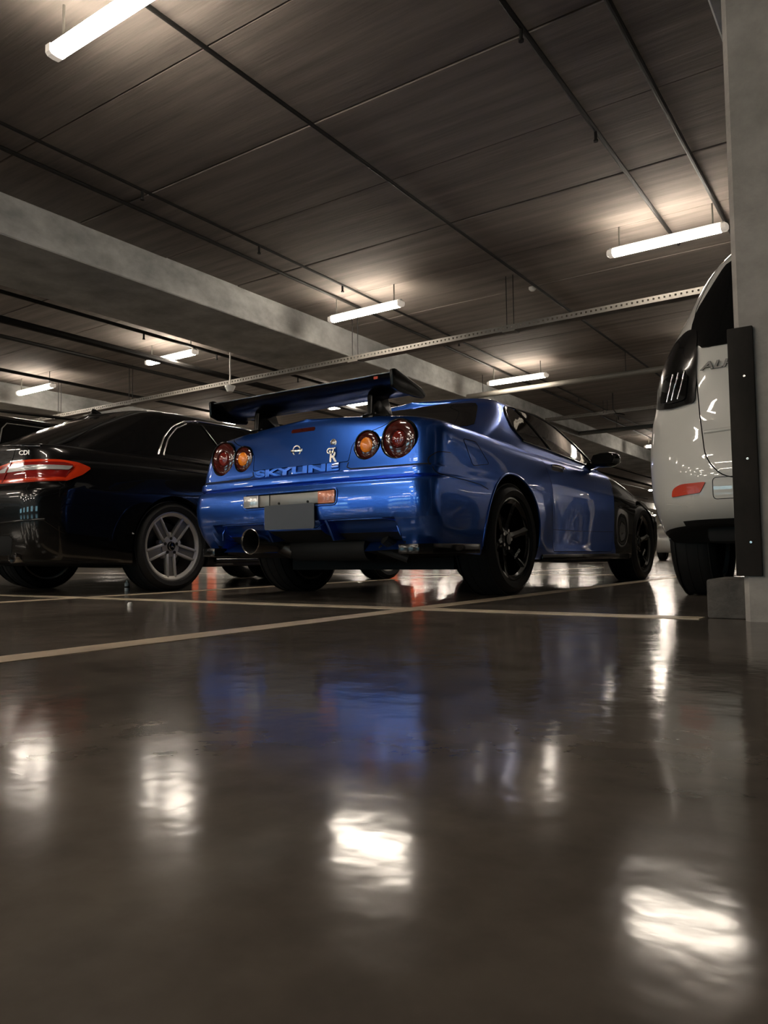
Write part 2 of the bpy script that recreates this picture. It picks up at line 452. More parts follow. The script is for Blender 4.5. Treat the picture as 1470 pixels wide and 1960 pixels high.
# ------------------------------------------------------------------ wheels (outer face +x, centre at origin)
def make_wheel(R, rr, wd, style, parent, rim_m, m_t=M_tyre):
    h = wd / 2
    prof = [(-h * .78, rr), (-h * .95, rr + .012), (-h, (R + rr) / 2), (-h * .93, R - .03), (-h * .74, R - .006), (-h * .4, R), (0, R + .0015),
            (h * .4, R), (h * .74, R - .006), (h * .93, R - .03), (h, (R + rr) / 2), (h * .95, rr + .012), (h * .78, rr)]
    mb = MB().lathe(prof, 'x', n=72)
    for a in (-.36, -.12, .12, .36):          # tread grooves as dark raised-edge rings
        mb.lathe([(wd * a - .004, R - .004), (wd * a - .003, R + .0028), (wd * a + .003, R + .0028), (wd * a + .004, R - .004)], 'x', n=72)
    wheel = mb.build('wheel', m_t, parent, smooth=True, ang=40)
    lip = h * .80
    MB().lathe([(lip - .012, rr - .030), (lip - .002, rr - .012), (lip + .004, rr - .006), (lip + .004, rr + .003), (lip - .006, rr + .005),
                (-h * .8, rr + .004), (-h * .8, rr - .012), (lip - .05, rr - .03)], 'x', n=72).build('rim', rim_m, wheel, smooth=True)
    MB().lathe([(lip - .115, .03), (lip - .112, rr * .72), (lip - .135, rr * .72), (lip - .137, .03)], 'x', n=48, close=True).build('brake_disc', M_disc, wheel, smooth=True)
    MB().lathe([(-h * .6, .001), (-h * .6, rr), (-h * .62, rr), (-h * .62, .001)], 'x', n=32).build('wheel_back', M_dark, wheel)
    if style == 'twin5':
        for k in range(5):
            a0 = PI / 2 + PI + 2 * PI * k / 5          # one spoke straight down
            ca, sa = math.cos(a0), math.sin(a0)
            def T(u, v, x): return (x, u * ca - v * sa, u * sa + v * ca)
            # spoke body: wide plate, two raised bright ribs, grooved middle
            def bar(u0, u1, v0, v1, v2, v3, x0, x1, d): # v0..v1 at u0 ; v2..v3 at u1
                return [T(u0, v0, x0), T(u0, v1, x0), T(u1, v3, x1), T(u1, v2, x1), T(u0, v0, x0 - d), T(u0, v1, x0 - d), T(u1, v3, x1 - d), T(u1, v2, x1 - d)]
            FS = [(0, 1, 2, 3), (7, 6, 5, 4), (0, 4, 5, 1), (1, 5, 6, 2), (2, 6, 7, 3), (3, 7, 4, 0)]
            s = MB().add(bar(.03, rr - .012, -.036, .036, -.040, .040, lip - .034, lip - .014, .04), FS)
            sp = s.build('spoke', M_rimdark, wheel, bevel=.003)
            r2 = MB()
            r2.add(bar(.045, rr - .008, -.040, -.020, -.046, -.028, lip - .022, lip - .004, .035), FS)
            r2.add(bar(.045, rr - .008, .020, .040, .028, .046, lip - .022, lip - .004, .035), FS)
            r2.build('spoke_rib', rim_m, wheel, bevel=.003)
            a1 = a0 + PI / 5                            # web between spokes near the hub
            ca, sa = math.cos(a1), math.sin(a1)
            MB().add(bar(.03, .105, -.03, .03, -.012, .012, lip - .026, lip - .030, .04), FS).build('hub_web', rim_m, wheel, bevel=.004)
            MB().cyl((lip - .03, .056 * ca, .056 * sa), (lip - .016, .056 * ca, .056 * sa), .0115, 12).build('lug_bolt', M_dark, wheel, smooth=True)
        MB().lathe([(lip - .05, .085), (lip - .024, .078), (lip - .020, .045), (lip - .02, .0)], 'x', n=40).build('hub', rim_m, wheel, smooth=True)
        MB().lathe([(lip - .022, .036), (lip - .012, .035), (lip - .008, .030), (lip - .007, 0)], 'x', n=32).build('centre_cap', M_blackw, wheel, smooth=True)
        st = MB()
        for k in range(3):
            a = PI / 2 + 2 * PI * k / 3; st.add([(lip - .006, .027 * math.cos(a), .027 * math.sin(a)), (lip - .006, .005 * math.cos(a + 1.05), .005 * math.sin(a + 1.05)),
                                               (lip - .003, 0, 0), (lip - .006, .005 * math.cos(a - 1.05), .005 * math.sin(a - 1.05))], [(0, 1, 2), (0, 2, 3)])
        st.lathe([(lip - .006, .027), (lip - .003, .0285), (lip - .006, .030)], 'x', n=32)
        st.build('star_emblem', M_chrome, wheel)
    else:
        N = {'six': 6, 'seven': 7, 'ten': 10}[style]
        wv = {'six': .034, 'seven': .030, 'ten': .018}[style]
        for k in range(N):
            a0 = 2 * PI * k / N + .25; ca, sa = math.cos(a0), math.sin(a0)
            def T(u, v, x): return (x, u * ca - v * sa, u * sa + v * ca)
            us = [.045, .10, .16, rr - .01]; xs = [lip - .040, lip - .036, lip - .022, lip - .004]; ws = [wv * .9, wv * .6, wv * .55, wv * .85]
            vs = []
            for u_, x_, w_ in zip(us, xs, ws): vs += [T(u_, -w_, x_ - .004), T(u_, 0, x_ + .004), T(u_, w_, x_ - .004), T(u_, w_ * .7, x_ - .035), T(u_, -w_ * .7, x_ - .035)]
            fs = [(4, 3, 2, 1, 0)]
            for i in range(3): fs += [(i * 5 + j, i * 5 + (j + 1) % 5, (i + 1) * 5 + (j + 1) % 5, (i + 1) * 5 + j) for j in range(5)]
            MB().add(vs, fs).build('spoke', rim_m, wheel)
        MB().lathe([(lip - .09, .075), (lip - .045, .07), (lip - .034, .055), (lip - .03, .033), (lip - .022, .031), (lip - .02, 0)], 'x', n=36).build('hub', rim_m, wheel, smooth=True)
        for k in range(5):
            a = 2 * PI * k / 5; MB().cyl((lip - .045, .054 * math.cos(a), .054 * math.sin(a)), (lip - .030, .054 * math.cos(a), .054 * math.sin(a)), .010, 8).build('lug_nut', M_steel, wheel)
    return wheel
def place_wheels(first, car, spots):
    for i, (x, y, z) in enumerate(spots):
        o = first if i == 0 else dup(first, car)
        o.location = (x, y, z); o.rotation_euler = (0 if x > 0 else 0, 0, 0 if x > 0 else PI)

# ================================================================== THE GARAGE
ZC = 3.912                     # underside of the ceiling slabs
ZB = 3.49                      # underside of the beams
ZL = 3.591                     # lamp height
X0, X1, Y0, Y1 = -44.0, 13.0, -24.0, 74.0

struct(MB().box(X0, X1, Y0, Y1, -.12, 0).build('floor', M_floor), 'polished brown grey resin floor with glossy reflections')
ceil_o = struct(MB().box(X0, X1, Y0, Y1, ZC + .06, ZC + .2).build('ceiling', M_ceil), 'board-marked concrete ceiling of long slabs')
struct(MB().box(X0 - .2, X0, Y0, Y1, 0, ZC + .2).build('wall_left', M_wall))
struct(MB().box(X1, X1 + .2, Y0, Y1, 0, ZC + .2).build('wall_right', M_wall))
struct(MB().box(X0, X1, Y1, Y1 + .2, 0, ZC + .2).build('wall_back', M_wall))
struct(MB().box(X0, X1, Y0 - .2, Y0, 0, ZC + .2).build('wall_front', M_wall))
for i, x in enumerate((-30, -22, -13.5, -6, 2)):
    wn = struct(MB().box(x, x + 3.6, Y0, Y0 + .03, .9, 2.5).build('window_%d' % (i + 1), M_sky), 'daylight opening in the wall behind')
    fr = MB()
    for a in (0, 1.2, 2.4, 3.6): fr.box(x + a - .04, x + a + .04, Y0 + .03, Y0 + .07, .86, 2.54)
    for zz in (.86, 2.46): fr.box(x - .04, x + 3.64, Y0 + .03, Y0 + .07, zz, zz + .08)
    fr.build('window_frame', M_pipe2, wn)

# beams along the bays (their centres every 7.85 m)
BC = [-7.955 - 7.85 * k for k in range(-2, 5)]
BW = .695
for i, bx in enumerate(BC):
    b = MB().box(bx - BW, bx + BW, Y0, Y1, ZB, ZC + .06).build('trim_%d' % (i + 1), M_beam, bevel=.012, seg=1)
    struct(b, 'deep cast concrete ceiling beam running along the bays')

# ceiling slabs: each its own piece between the beams, 1.19 m wide with a recessed joint
slab_w = 7.85 - 2 * BW
slab_me = {}
def slab_mesh(j):
    if j not in slab_me:
        o = MB().box(-slab_w / 2, slab_w / 2, -.589, .589, 0, .06 + .004 * j).build('slab', M_ceil, bevel=.006, seg=1)
        slab_me[j] = o.data; bpy.data.objects.remove(o)
    return slab_me[j]
yj = 4.06 * 1.19
for bi in range(len(BC) - 1):
    cx = (BC[bi] + BC[bi + 1]) / 2
    for k in range(-10, 26):
        y = yj + .595 + 1.19 * k
        o = link('slab', slab_mesh(random.choice((0, 0, 1, 2))), ceil_o); o.location = (cx, y, ZC - random.choice((0, 0, .004, .007)))
farc = MB()
for bi in range(len(BC) - 1):
    cx = (BC[bi] + BC[bi + 1]) / 2
    for k in range(26, 57):
        y = yj + .595 + 1.19 * k; farc.box(cx - slab_w / 2, cx + slab_w / 2, y - .589, y + .589, ZC, ZC + .06)
fo = farc.build('far_slabs', M_ceil, ceil_o); fo['kind'] = 'stuff'

# right-hand column, its rubber corner guard and the kerb block
cl = MB().prism([(-.448, 2.862), (-.430, 2.840), (.27, 2.840), (.29, 2.862), (.29, 3.02), (-.448, 3.02)], 0, ZC, 'z').build('wall_column', M_col)
struct(cl, 'grey concrete column beside the white van')
g = MB()
g.prism([(-.466, 2.95), (-.466, 2.822), (-.385, 2.822), (-.385, 2.838), (-.449, 2.838), (-.449, 2.95)], .155, 1.012, 'z')
cg = g.build('corner_guard', M_rubber, bevel=.003)
lab(cg, 'dark rubber corner guard screwed to the concrete column', 'corner guard')
for z in (.84, .555, .27):
    MB().lathe([(-.0035, 0), (-.0035, .004), (0, .0065)], 'y', (-.416, 2.822, z), 14).build('screw', M_steel, cg, smooth=True)
kb = MB().box(-.585, -.452, 2.93, 3.25, 0, .140).build('kerb_block', M_block, bevel=.008)
lab(kb, 'rough dark concrete kerb block at the foot of the column', 'kerb block')

# painted bay lines
def line(x0, x1, y0, y1, label, grp=None, z=.0015):
    nm = 'parking_line'
    o = MB().box(x0, x1, y0, y1, 0.0, z).build(nm, M_line); lab(o, label, 'floor line', grp); return o
line(-1.87, -1.755, -1.5, 13.0, 'cream painted line along the wheels of the blue coupe')
line(-4.36, -4.245, 2.2, 13.0, 'cream painted line along the black sedan silver wheels', None, .0015)
line(-14, -.6, 2.862, 2.962, 'cream painted line crossing behind the parked cars', None, .0022)
line(-14, -.0, 8.25, 8.35, 'cream painted line across the heads of the bays', None, .0022)
line(-20, -.0, 20.0, 20.12, 'cream painted line beside the far parked cars', None, .0022)

# ------------------------------------------------------------------ batten lamps
def make_lamp():
    e = empty('batten_lamp')
    prof = lambda w, z0, z1, k: [(-w, z1), (-w, z0 + .02), (-w * .72, z0 + .004), (0, z0), (w * .72, z0 + .004), (w, z0 + .02), (w, z1)]
    MB().prism([(p[0], p[1]) for p in prof(.052, -.012, .050, 0)], .07, 1.20, 'x').build('diffuser', M_lens, e, smooth=True, ang=60)
    MB().box(.03, 1.24, -.030, .030, .050, .085).build('housing', M_house, e, bevel=.006)
    for s in (0, 1):
        xa, xb = (.0, .07) if s == 0 else (1.20, 1.27)
        pl = prof(.055, -.012, .060, 0)
        m = MB(); n = len(pl)
        xs = [xa, xa + .02, xb] if s == 0 else [xa, xb - .02, xb]
        sc = [.6, 1, 1] if s == 0 else [1, 1, .6]
        vs = []
        for x_, k in zip(xs, sc): vs += [(x_, p[0] * k, .03 + (p[1] - .03) * k) for p in pl]
        fs = [tuple(range(n)), tuple(range(2 * n, 3 * n))] + [(j * n + i, j * n + (i + 1) % n, (j + 1) * n + (i + 1) % n, (j + 1) * n + i) for j in range(2) for i in range(n)]
        m.add(vs, fs).build('end_cap', M_cap, e)
    for x in (.14, 1.12):
        MB().cyl((x, 0, .08), (x, 0, ZC - ZL), .009, 8).build('hanger_rod', M_pipe2, e)
    for x in (.35, .64, .93):
        MB().box(x, x + .03, .05, .060, .035, .075).build('clip', M_galv, e); 
    return e
LAMPS = []
rows = [-19.5, -16.7, -13.9, -11.1, -8.35, -5.56, -2.77, 0.0, 2.81, 8.40, 13.45, 19.0, 24.6, 30.2, 36.0, 42.0, 47.5, 53.0, 58.7, 64.5, 70.0]  # in-between rows behind the camera added to brighten the coupe's rear
aisle = {2.81, 0.0, -2.77, -5.56, -13.9}
proto = None
for ry in rows:
    for k in range(-7, 4):
        x = -2.60 + 4.02 * k if ry not in aisle else -4.56 + 4.02 * (k + 1) - 4.02
        if x < X0 + 1: continue
        if ry == 2.81 and k == 1: continue       # the column stands there
        if ry > 2.9 and k > 0: continue
        if k < -4 and (ry < 2.9 or ry > 60): continue
        if ry in (19.0, 30.2) and k > -3: continue  # these far rows hold only hidden lamps, added to brighten the distance
        if ry in (36.0, 47.5, 53.0) and k > -4: continue
        if ry > 40: x -= .55
        if ry < 2.9 and x > .8: continue
        if proto is None: proto = make_lamp(); o = proto
        else: o = dup(proto)
        o.location = (x, ry, ZL)
        lb = 'long white batten lamp hanging from the concrete ceiling'; gp = 'batten lamps in rows under the ceiling'
        key = (round(x, 2), ry)
        if key == (-4.56, 2.81): lb, gp = 'large glowing batten lamp in front of the beam, over the aisle', None
        elif key == (-2.6, 8.4): lb, gp = 'glowing batten lamp over the white van roof', None
        elif key == (-6.62, 8.4): lb, gp = 'glowing batten lamp hanging against the right face of the beam, before the cable tray', None
        elif key == (-6.62, 13.45): lb, gp = 'glowing batten lamp just above the pipe that leaves the beam', None
        elif key == (-14.66, 8.4): lb, gp = 'glowing batten lamp over the dark off-roader', None
        elif key == (-10.64, 8.4): lb, gp = 'glowing batten lamp half hidden by a thick pipe, left of the beam', None
        elif key == (-10.64, 13.45): lb, gp = 'glowing batten lamp seen through the gap under the rear wing', None
        elif key == (-14.66, 13.45): lb, gp = 'glowing batten lamp peeping between the rear wing end and the black sedan roof', None
        elif key == (-6.62, 24.6): lb, gp = 'glowing batten lamp beside the shoulder of the white van, past the far cable tray', None
        elif key == (-11.19, 42.0): lb, gp = 'small distant batten lamp between the black front wing and the van reflector', None
        elif key == (-15.21, 58.7): lb, gp = 'tiny distant batten lamp between the black front wing and the van bumper', None
        lab(o, lb, 'lamp', gp)

# ------------------------------------------------------------------ pipes, conduits and cable trays
def pipe_y(name, x, z, r, y0, y1, m, label, group=None, hooks=(), n=10):
    e = MB().cyl((x, y0, z), (x, y1, z), r, n).build(name, m, None, smooth=True)
    lab(e, label, 'pipe', group)
    for y in hooks:
        MB().cyl((x, y, z - r - .075), (x, y, z - r + .004), .014, 8).cyl((x, y, z - r - .085), (x, y, z - r - .07), .02, 8).build('sprinkler_head', m, e, smooth=True)
    return e
pipe_y('conduit', -3.945, ZC - .032, .017, -4, 60, M_pipe, 'straight black conduit fixed flat along the ceiling slabs, carrying the white detector')
pipe_y('sprinkler_pipe', -2.003, ZC - .045, .021, -4, 9.2, M_pipe, 'dark sprinkler pipe ending short of the lamp by the column', hooks=(4.7, 6.25, 8.9))
pipe_y('conduit', -1.435, ZC - .036, .022, -4, 30, M_pipe, 'dark conduit along the ceiling nearest to the concrete column')
pipe_y('conduit', -6.40, ZC - .034, .020, -4, 40, M_pipe, 'dark conduit along the ceiling closest to the right face of the beam')
pipe_y('sprinkler_pipe', -6.03, ZC - .035, .015, -4, 36, M_pipe, 'thin brown sprinkler pipe with small drop heads beside the beam', hooks=(4.7, 6.35, 7.95, 11.2, 14, 17, 20))
pipe_y('conduit', -9.44, 3.71, .027, -4, 50, M_pipe, 'dark pipe running under the beam edge above the black sedan', hooks=(7.4, 8.9, 11))
pipe_y('drain_pipe', -9.90, 3.50, .052, -4, 50, M_pipe, 'thick dark pipe crossing in front of the half-hidden lamp')
pipe_y('conduit', -11.34, 3.71, .032, -4, 50, M_pipe, 'dark pipe between thick pipe and the lamp over the off-roader')
pipe_y('conduit', -13.35, 3.71, .03, -4, 50, M_pipe, 'dark pipe passing beside the lamp over the off-roader')
pipe_y('conduit', -13.75, 3.80, .02, -4, 50, M_pipe, 'thin dark pipe furthest toward the second beam')
def hangers(o, x, y, z0, z1, dx=.05):
    for s in (-1, 1): MB().cyl((x + s * dx, y, z0), (x + s * dx, y, z1), .006, 6).build('hanger_rod', M_pipe, o)
    MB().box(x - dx - .04, x + dx + .04, y - .07, y + .07, z0 - .012, z0 + .004).build('bracket', M_pipe2, o)
def tray(y, z, xa, xb, label, hx, w=.14, h=.075, pitch=.062):
    m = MB()
    m.box(xa, xb, y - w / 2, y + w / 2, z, z + .003)                      # bottom sheet
    for s in (-1, 1):
        ys = y + s * w / 2
        m.box(xa, xb, ys - .0015, ys + .0015, z, z + .030); m.box(xa, xb, ys - .0015, ys + .0015, z + h - .022, z + h)
        n = int((xb - xa) / pitch)
        for i in range(n): m.box(xa + i * pitch, xa + i * pitch + pitch * .66, ys - .0015, ys + .0015, z + .030, z + h - .022)
    o = m.build('cable_tray', M_galv); lab(o, label, 'cable tray')
    MB().cyl((xa, y - .012, z + .025), (xb, y - .012, z + .025), .018, 8).cyl((xa, y + .03, z + .022), (xb, y + .03, z + .022), .014, 8).build('cable', M_pipe, o)
    for x in hx: hangers(o, x, y, z - .0, ZC + .0)
    return o
tray(9.04, 3.155, -15.2, 2.6, 'perforated galvanised cable tray hung across the bays under the beam', (-4.1, -6.63, -11.9, -14.2, -1.2))
tray(17.9, 3.56, -7.2, 2.6, 'far perforated cable tray hung beyond the blue coupe mirror', (-5.7, -4.3, -1.75))
pp = MB().cyl((-7.27, 13.8, 3.50), (2.6, 13.8, 3.50), .056, 16).build('drain_pipe', M_pipe2, smooth=True)
lab(pp, 'pale grey pipe leaving the face of the beam across the bays', 'pipe')
for x in (-6.9, -4, -1): MB().cyl((x, 13.8, 3.54), (x, 13.8, ZC), .006, 6).build('hanger_rod', M_pipe, pp)
pp = MB().cyl((-7.27, 20.4, 3.58), (2.6, 20.4, 3.58), .06, 16).build('drain_pipe', M_pipe2, smooth=True)
lab(pp, 'grey pipe just past the far cable tray', 'pipe')
for x in (-6.2, -4.4, -2): MB().cyl((x, 20.4, 3.62), (x, 20.4, ZC), .006, 6).build('hanger_rod', M_pipe, pp)
pp = MB().tube([(-5.3, 17.2, ZC), (-5.3, 17.2, 3.55), (-5.25, 17.25, 3.45), (-5.1, 17.4, 3.42)], .014, 8).build('drop_conduit', M_pipe, smooth=True)
lab(pp, 'thin dark conduit dropping with a bend from the far ceiling', 'pipe')

d = MB().lathe([(0, .050), (-.02, .052), (-.035, .044), (-.05, .028), (-.055, 0)], 'z', (-4.022, 9.62, ZC - .008), 24).build('smoke_detector', M_white_pl, smooth=True)
lab(d, 'small white round smoke detector on the ceiling conduit', 'detector')
pd = MB().lathe([(.0, .050), (.01, .085), (.03, .088), (.032, .085)], 'z', (-9.06, 9.04 - .2, 3.05), 24).build('pendant_detector', M_white_pl, smooth=True)
lab(pd, 'white cup-shaped detector on a white drop rod by the cable tray', 'detector')
MB().lathe([(.0, .0), (.0, .05), (.075, .085), (.095, .088), (.10, .03), (.10, .0)], 'z', (-9.06, 8.84, 2.99), 24).build('cup', M_white_pl, pd, smooth=True)
MB().cyl((-9.06, 8.84, 3.08), (-9.06, 8.84, ZC), .011, 10).build('drop_rod', M_white_pl, pd, smooth=True)

# litter
b = MB().lathe([(0, 0), (0, .013), (.012, .014), (.020, .010), (.022, 0)], 'z', (-3.246, 2.47, 0), 12).build('bottle_cap', M_paper, smooth=True)
lab(b, 'small white bottle cap lying on the floor before the cream line', 'litter')
b = MB().lathe([(0, 0), (0, .019), (.055, .019), (.068, .009), (.08, .009), (.08, 0)], 'z', (-4.90, 3.70, 0), 14).build('small_bottle', M_paper, smooth=True)
lab(b, 'tiny white bottle standing on the floor beside the silver wheel', 'litter')
MB().lathe([(.022, .0195), (.034, .0195)], 'z', (-4.90, 3.70, 0), 14).build('bottle_label', M_pipe, b)

# ================================================================== CARS
def lev(Y, z, hw, ry, rc, fy, bow=.06, fb=.22, fc=.30, **k):
    T = lambda a: a if isinstance(a, (int, float)) or isinstance(a[0], tuple) else list(zip(Y, a))
    return dict(z=T(z), hw=T(hw), ry=ry, rc=rc, bow=bow, fy=fy, fb=fb, fc=fc, **k)
def sstep(a, b, x): t = np.clip((x - a) / (b - a), 0, 1); return t * t * (3 - 2 * t)
def arch_cut(mb, spots, mi=0):
    for y, z, r in spots:
        for s in (1, -1): mb.cyl((s * .52, y, z), (s * 1.25, y, z), r, 56, mi=mi)
    return mb
def arch_lip(name, bvh_side, y, z, r, car, m, a0=-20, a1=200, rad=.007, off=.0):
    for s in ('x+', 'x-'):
        pts = [(y + (r + .004) * math.cos(math.radians(a)), z + (r + .004) * math.sin(math.radians(a))) for a in np.linspace(a0, a1, 40)]
        strip(name, pts, s, bvh_side, m, car, rad, off, 40)
def car_mesh(me, name, parent, mats, fn, ang=28):
    assign(me, mats, fn); finish(me, True, ang); return link(name, me, parent)
def underside(c, n, nm): return n.z < -.8 and c.z < .40

# ------------------------------------------------------------------ the blue coupe
def blue_coupe():
    M_wingb = mat('satin_black_wing', (.004, .004, .004), .22, 0, coat=.0, spec=.2)
    car = empty('coupe_car', (-2.7615, 4.1221, 0), -.0074)
    lab(car, 'blue two-door sports coupe with black rear wing and round tail lights', 'car')
    Y = [-.85, -.4, 0, .42, .75, 1.3, 1.95, 2.3, 2.665, 3.0, 3.4]
    LV = [
        lev(Y, [.275, .24, .22, .205, .20, .20, .20, .19, .18, .17, .16], [.80, .85, .86, .86, .845, .84, .845, .86, .87, .86, .82], -.875, .12, 3.38, rec=(.12, .05)),
        lev(Y, [.315, .29, .27, .255, .25, .25, .25, .25, .24, .23, .22], [.825, .87, .875, .875, .865, .862, .866, .88, .88, .87, .83], -.90, .12, 3.42, rec=(.115, .02)),
        lev(Y, [.385, .36, .34, .33, .32, .32, .33, .33, .33, .31, .30], [.855, .885, .90, .885, .855, .852, .856, .885, .895, .88, .84], -.942, .12, 3.45, rec=(.085, 0), mid=1),
        lev(Y, [.426, .415, .41, .41, .41, .41, .41, .41, .40, .39, .38], [.862, .892, .906, .893, .857, .855, .859, .891, .90, .885, .84], -.956, .12, 3.46, rec=(.065, 0), mid=1),
        lev(Y, [.438, .43, .42, .42, .42, .42, .42, .42, .41, .40, .39], [.864, .894, .907, .894, .857, .855, .859, .891, .90, .885, .84], -.962, .12, 3.46),
        lev(Y, [.53, .53, .53, .53, .53, .53, .53, .53, .52, .51, .49], [.87, .897, .910, .898, .864, .862, .864, .893, .90, .885, .835], -.975, .12, 3.46),
        lev(Y, [.60, .60, .60, .60, .60, .60, .60, .60, .59, .57, .55], [.868, .892, .908, .894, .868, .866, .866, .888, .895, .88, .825], -.965, .12, 3.44),
        lev(Y, [.632, .632, .632, .632, .632, .63, .63, .62, .61, .59, .565], [.864, .886, .902, .891, .869, .868, .866, .880, .885, .87, .815], -.95, .12, 3.43),
        lev(Y, [.642, .645, .645, .645, .645, .642, .64, .63, .62, .60, .57], [.862, .884, .899, .889, .870, .869, .866, .879, .883, .867, .81], -.922, .125, 3.425),
        lev(Y, [.655, .66, .66, .66, .66, .658, .655, .64, .63, .605, .58], [.866, .883, .897, .888, .870, .869, .866, .878, .880, .863, .805], -.936, .12, 3.42),
        lev(Y, [.688, .69, .69, .69, .69, .685, .68, .66, .645, .615, .59], [.866, .878, .890, .884, .870, .869, .865, .874, .874, .857, .79], -.932, .12, 3.41),
        lev(Y, [.70, .70, .70, .70, .70, .70, .69, .67, .65, .62, .60], [.865, .877, .888, .882, .870, .868, .865, .872, .872, .855, .788], -.914, .125, 3.40),
        lev(Y, [.742, .74, .735, .73, .73, .73, .72, .69, .66, .63, .61], [.864, .872, .880, .875, .865, .862, .858, .862, .86, .843, .778], -.906, .125, 3.39),
        lev(Y, [.83, .82, .80, .79, .78, .78, .78, .74, .70, .66, .64], [.862, .864, .866, .862, .856, .852, .848, .845, .84, .82, .76], -.886, .13, 3.37),
        lev(Y, [.917, .902, .880, .867, .857, .852, .852, .812, .757, .712, .672], [.853, .850, .850, .845, .838, .832, .825, .82, .81, .79, .72], -.863, .135, 3.35, zx=-.012),
        lev(Y, [.968, .955, .935, .92, .91, .905, .90, .86, .80, .745, .70], [.832, .828, .822, .815, .81, .80, .79, .785, .775, .75, .68], -.848, .14, 3.33, zx=-.03),
        lev(Y, [1.007, .997, .977, .962, .952, .947, .942, .897, .837, .782, .732], [.80, .795, .787, .78, .775, .765, .755, .75, .74, .71, .63], -.828, .14, 3.30, zx=-.052),
    ]
    def rear_mod(P, L, nrear):
        if 'rec' in L:
            dy, dz = L['rec']; x = P[:nrear, 0]
            m = 1 - sstep(.635, .665, x)
            if L.get('mid'): m = m * sstep(.185, .21, x)
            P[:nrear, 1] += dy * m; P[:nrear, 2] += dz * m
        return P
    V, F = shell(LV, (DECK, [(-.9, .012), (-.68, .03), (-.3, .05), (.3, .09), (1.9, .07), (3.3, .03)]), under=[(0, -.01), (.5, -.008), (.93, 0)], nr=44, sub=3, rear_mod=rear_mod)
    me = shell_mesh('body', V, F, [M_blue, M_dark, M_gap])
    full = bvh_of(me)
    # wheel arches, lamp holes, number-plate bay
    c = arch_cut(MB(), [(0, .338, .372), (2.675, .335, .362)])
    for s in (1, -1):
        c.cyl((s * .645, -1.2, .846), (s * .645, -.80, .846), .1065, 40)
        c.cyl((s * .456, -1.2, .828), (s * .456, -.81, .828), .080, 40)
    c.prism(rpoly([(-.357, .520), (.318, .520), (.318, .596), (-.357, .596)], .022), -1.2, -.932, 'y')
    me = boolean(me, mb_mesh(c, M_dark))
    # doors: cut a gap, keep the inset leaf as its own part
    dpoly = rpoly([(.50, .97), (.600, .79), (.640, .654), (.642, .412), (.646, .252), (1.85, .247), (1.944, .40), (1.945, .694), (1.86, .97)], [0, .02, .02, .02, .02, .03, .06, .02, 0])
    for s in (1, -1):
        leaf = boolean(me.copy(), mb_mesh(MB().prism(inset(dpoly, .0045), s * .62, s * 1.2, 'x'), M_gap), 'INTERSECT')
        me = boolean(me, mb_mesh(MB().prism(dpoly, s * .60, s * 1.2, 'x'), M_gap))
        d = car_mesh(leaf, 'door', car, None, lambda c, n, nm: 99)
        side = 'x+' if s == 1 else 'x-'
        # handle with its recess
        panel('handle_recess', rpoly([(.70, .80), (.70, .835), (.905, .835), (.905, .80)], .012), side, full, M_dark, d, .0012, 32)
        hl = [hit(full, side, y, z)[0] + Vector((s * o, 0, 0)) for y, z, o in ((.70, .832, .004), (.74, .830, .022), (.80, .828, .028), (.87, .825, .024), (.91, .822, .004))]
        MB().tube(hl, [.008, .011, .012, .011, .008], 8).build('door_handle', M_chrome, d, smooth=True)
        ribbon('door_crease', [(.66, .40), (1.2, .40), (1.92, .41)], side, full, M_gap, d, .003, .0008, 30)
    lpoly = rpoly([(-.352, .744), (.352, .744), (.365, .845), (.44, .892), (.545, .926), (.61, .965), (.62, 1.2), (-.62, 1.2), (-.61, .965), (-.545, .926), (-.44, .892), (-.365, .845)], [.015, .015, .03, .02, .02, .02, 0, 0, .02, .02, .02, .03])
    lid = boolean(me.copy(), mb_mesh(MB().prism(inset(lpoly, .004), -1.2, -.14, 'y'), M_gap), 'INTERSECT')
    me = boolean(me, mb_mesh(MB().prism(lpoly, -1.2, -.12, 'y'), M_gap))
    lid_o = car_mesh(lid, 'boot_lid', car, None, lambda c, n, nm: 99)
    # split the black front wings off the shell
    bm = bmesh.new(); bm.from_mesh(me)
    for co, no in (((0, 1.947, 0), (0, 1, 0)), ((0, 3.12, 0), (0, 1, 0)), ((.66, 0, 0), (1, 0, 0)), ((-.66, 0, 0), (1, 0, 0))):
        bmesh.ops.bisect_plane(bm, geom=list(bm.verts) + list(bm.edges) + list(bm.faces), plane_co=co, plane_no=no)
    bm.to_mesh(me); bm.free()
    isw = lambda c: 1.947 < c.y < 3.12 and abs(c.x) > .66
    for s in (1, -1):
        m2 = me.copy(); bm = bmesh.new(); bm.from_mesh(m2)
        bmesh.ops.delete(bm, geom=[f for f in bm.faces if not (isw(f.calc_center_median()) and f.calc_center_median().x * s > 0)], context='FACES'); bm.to_mesh(m2); bm.free()
        m2.materials.clear(); m2.materials.append(M_black); m2.materials.append(M_dark)
        fo = car_mesh(m2, 'front_wing', car, None, lambda c, n, nm: 1 if (abs(c.x) < .80 and math.hypot(c.y - 2.675, c.z - .335) < .372) or underside(c, n, nm) else 0)
        fo['label'] = 'glossy black front wing'
    bm = bmesh.new(); bm.from_mesh(me)
    bmesh.ops.delete(bm, geom=[f for f in bm.faces if isw(f.calc_center_median())], context='FACES'); bm.to_mesh(me); bm.free()
    me.materials.clear()
    for m in (M_blue, M_dark, M_gap): me.materials.append(m)
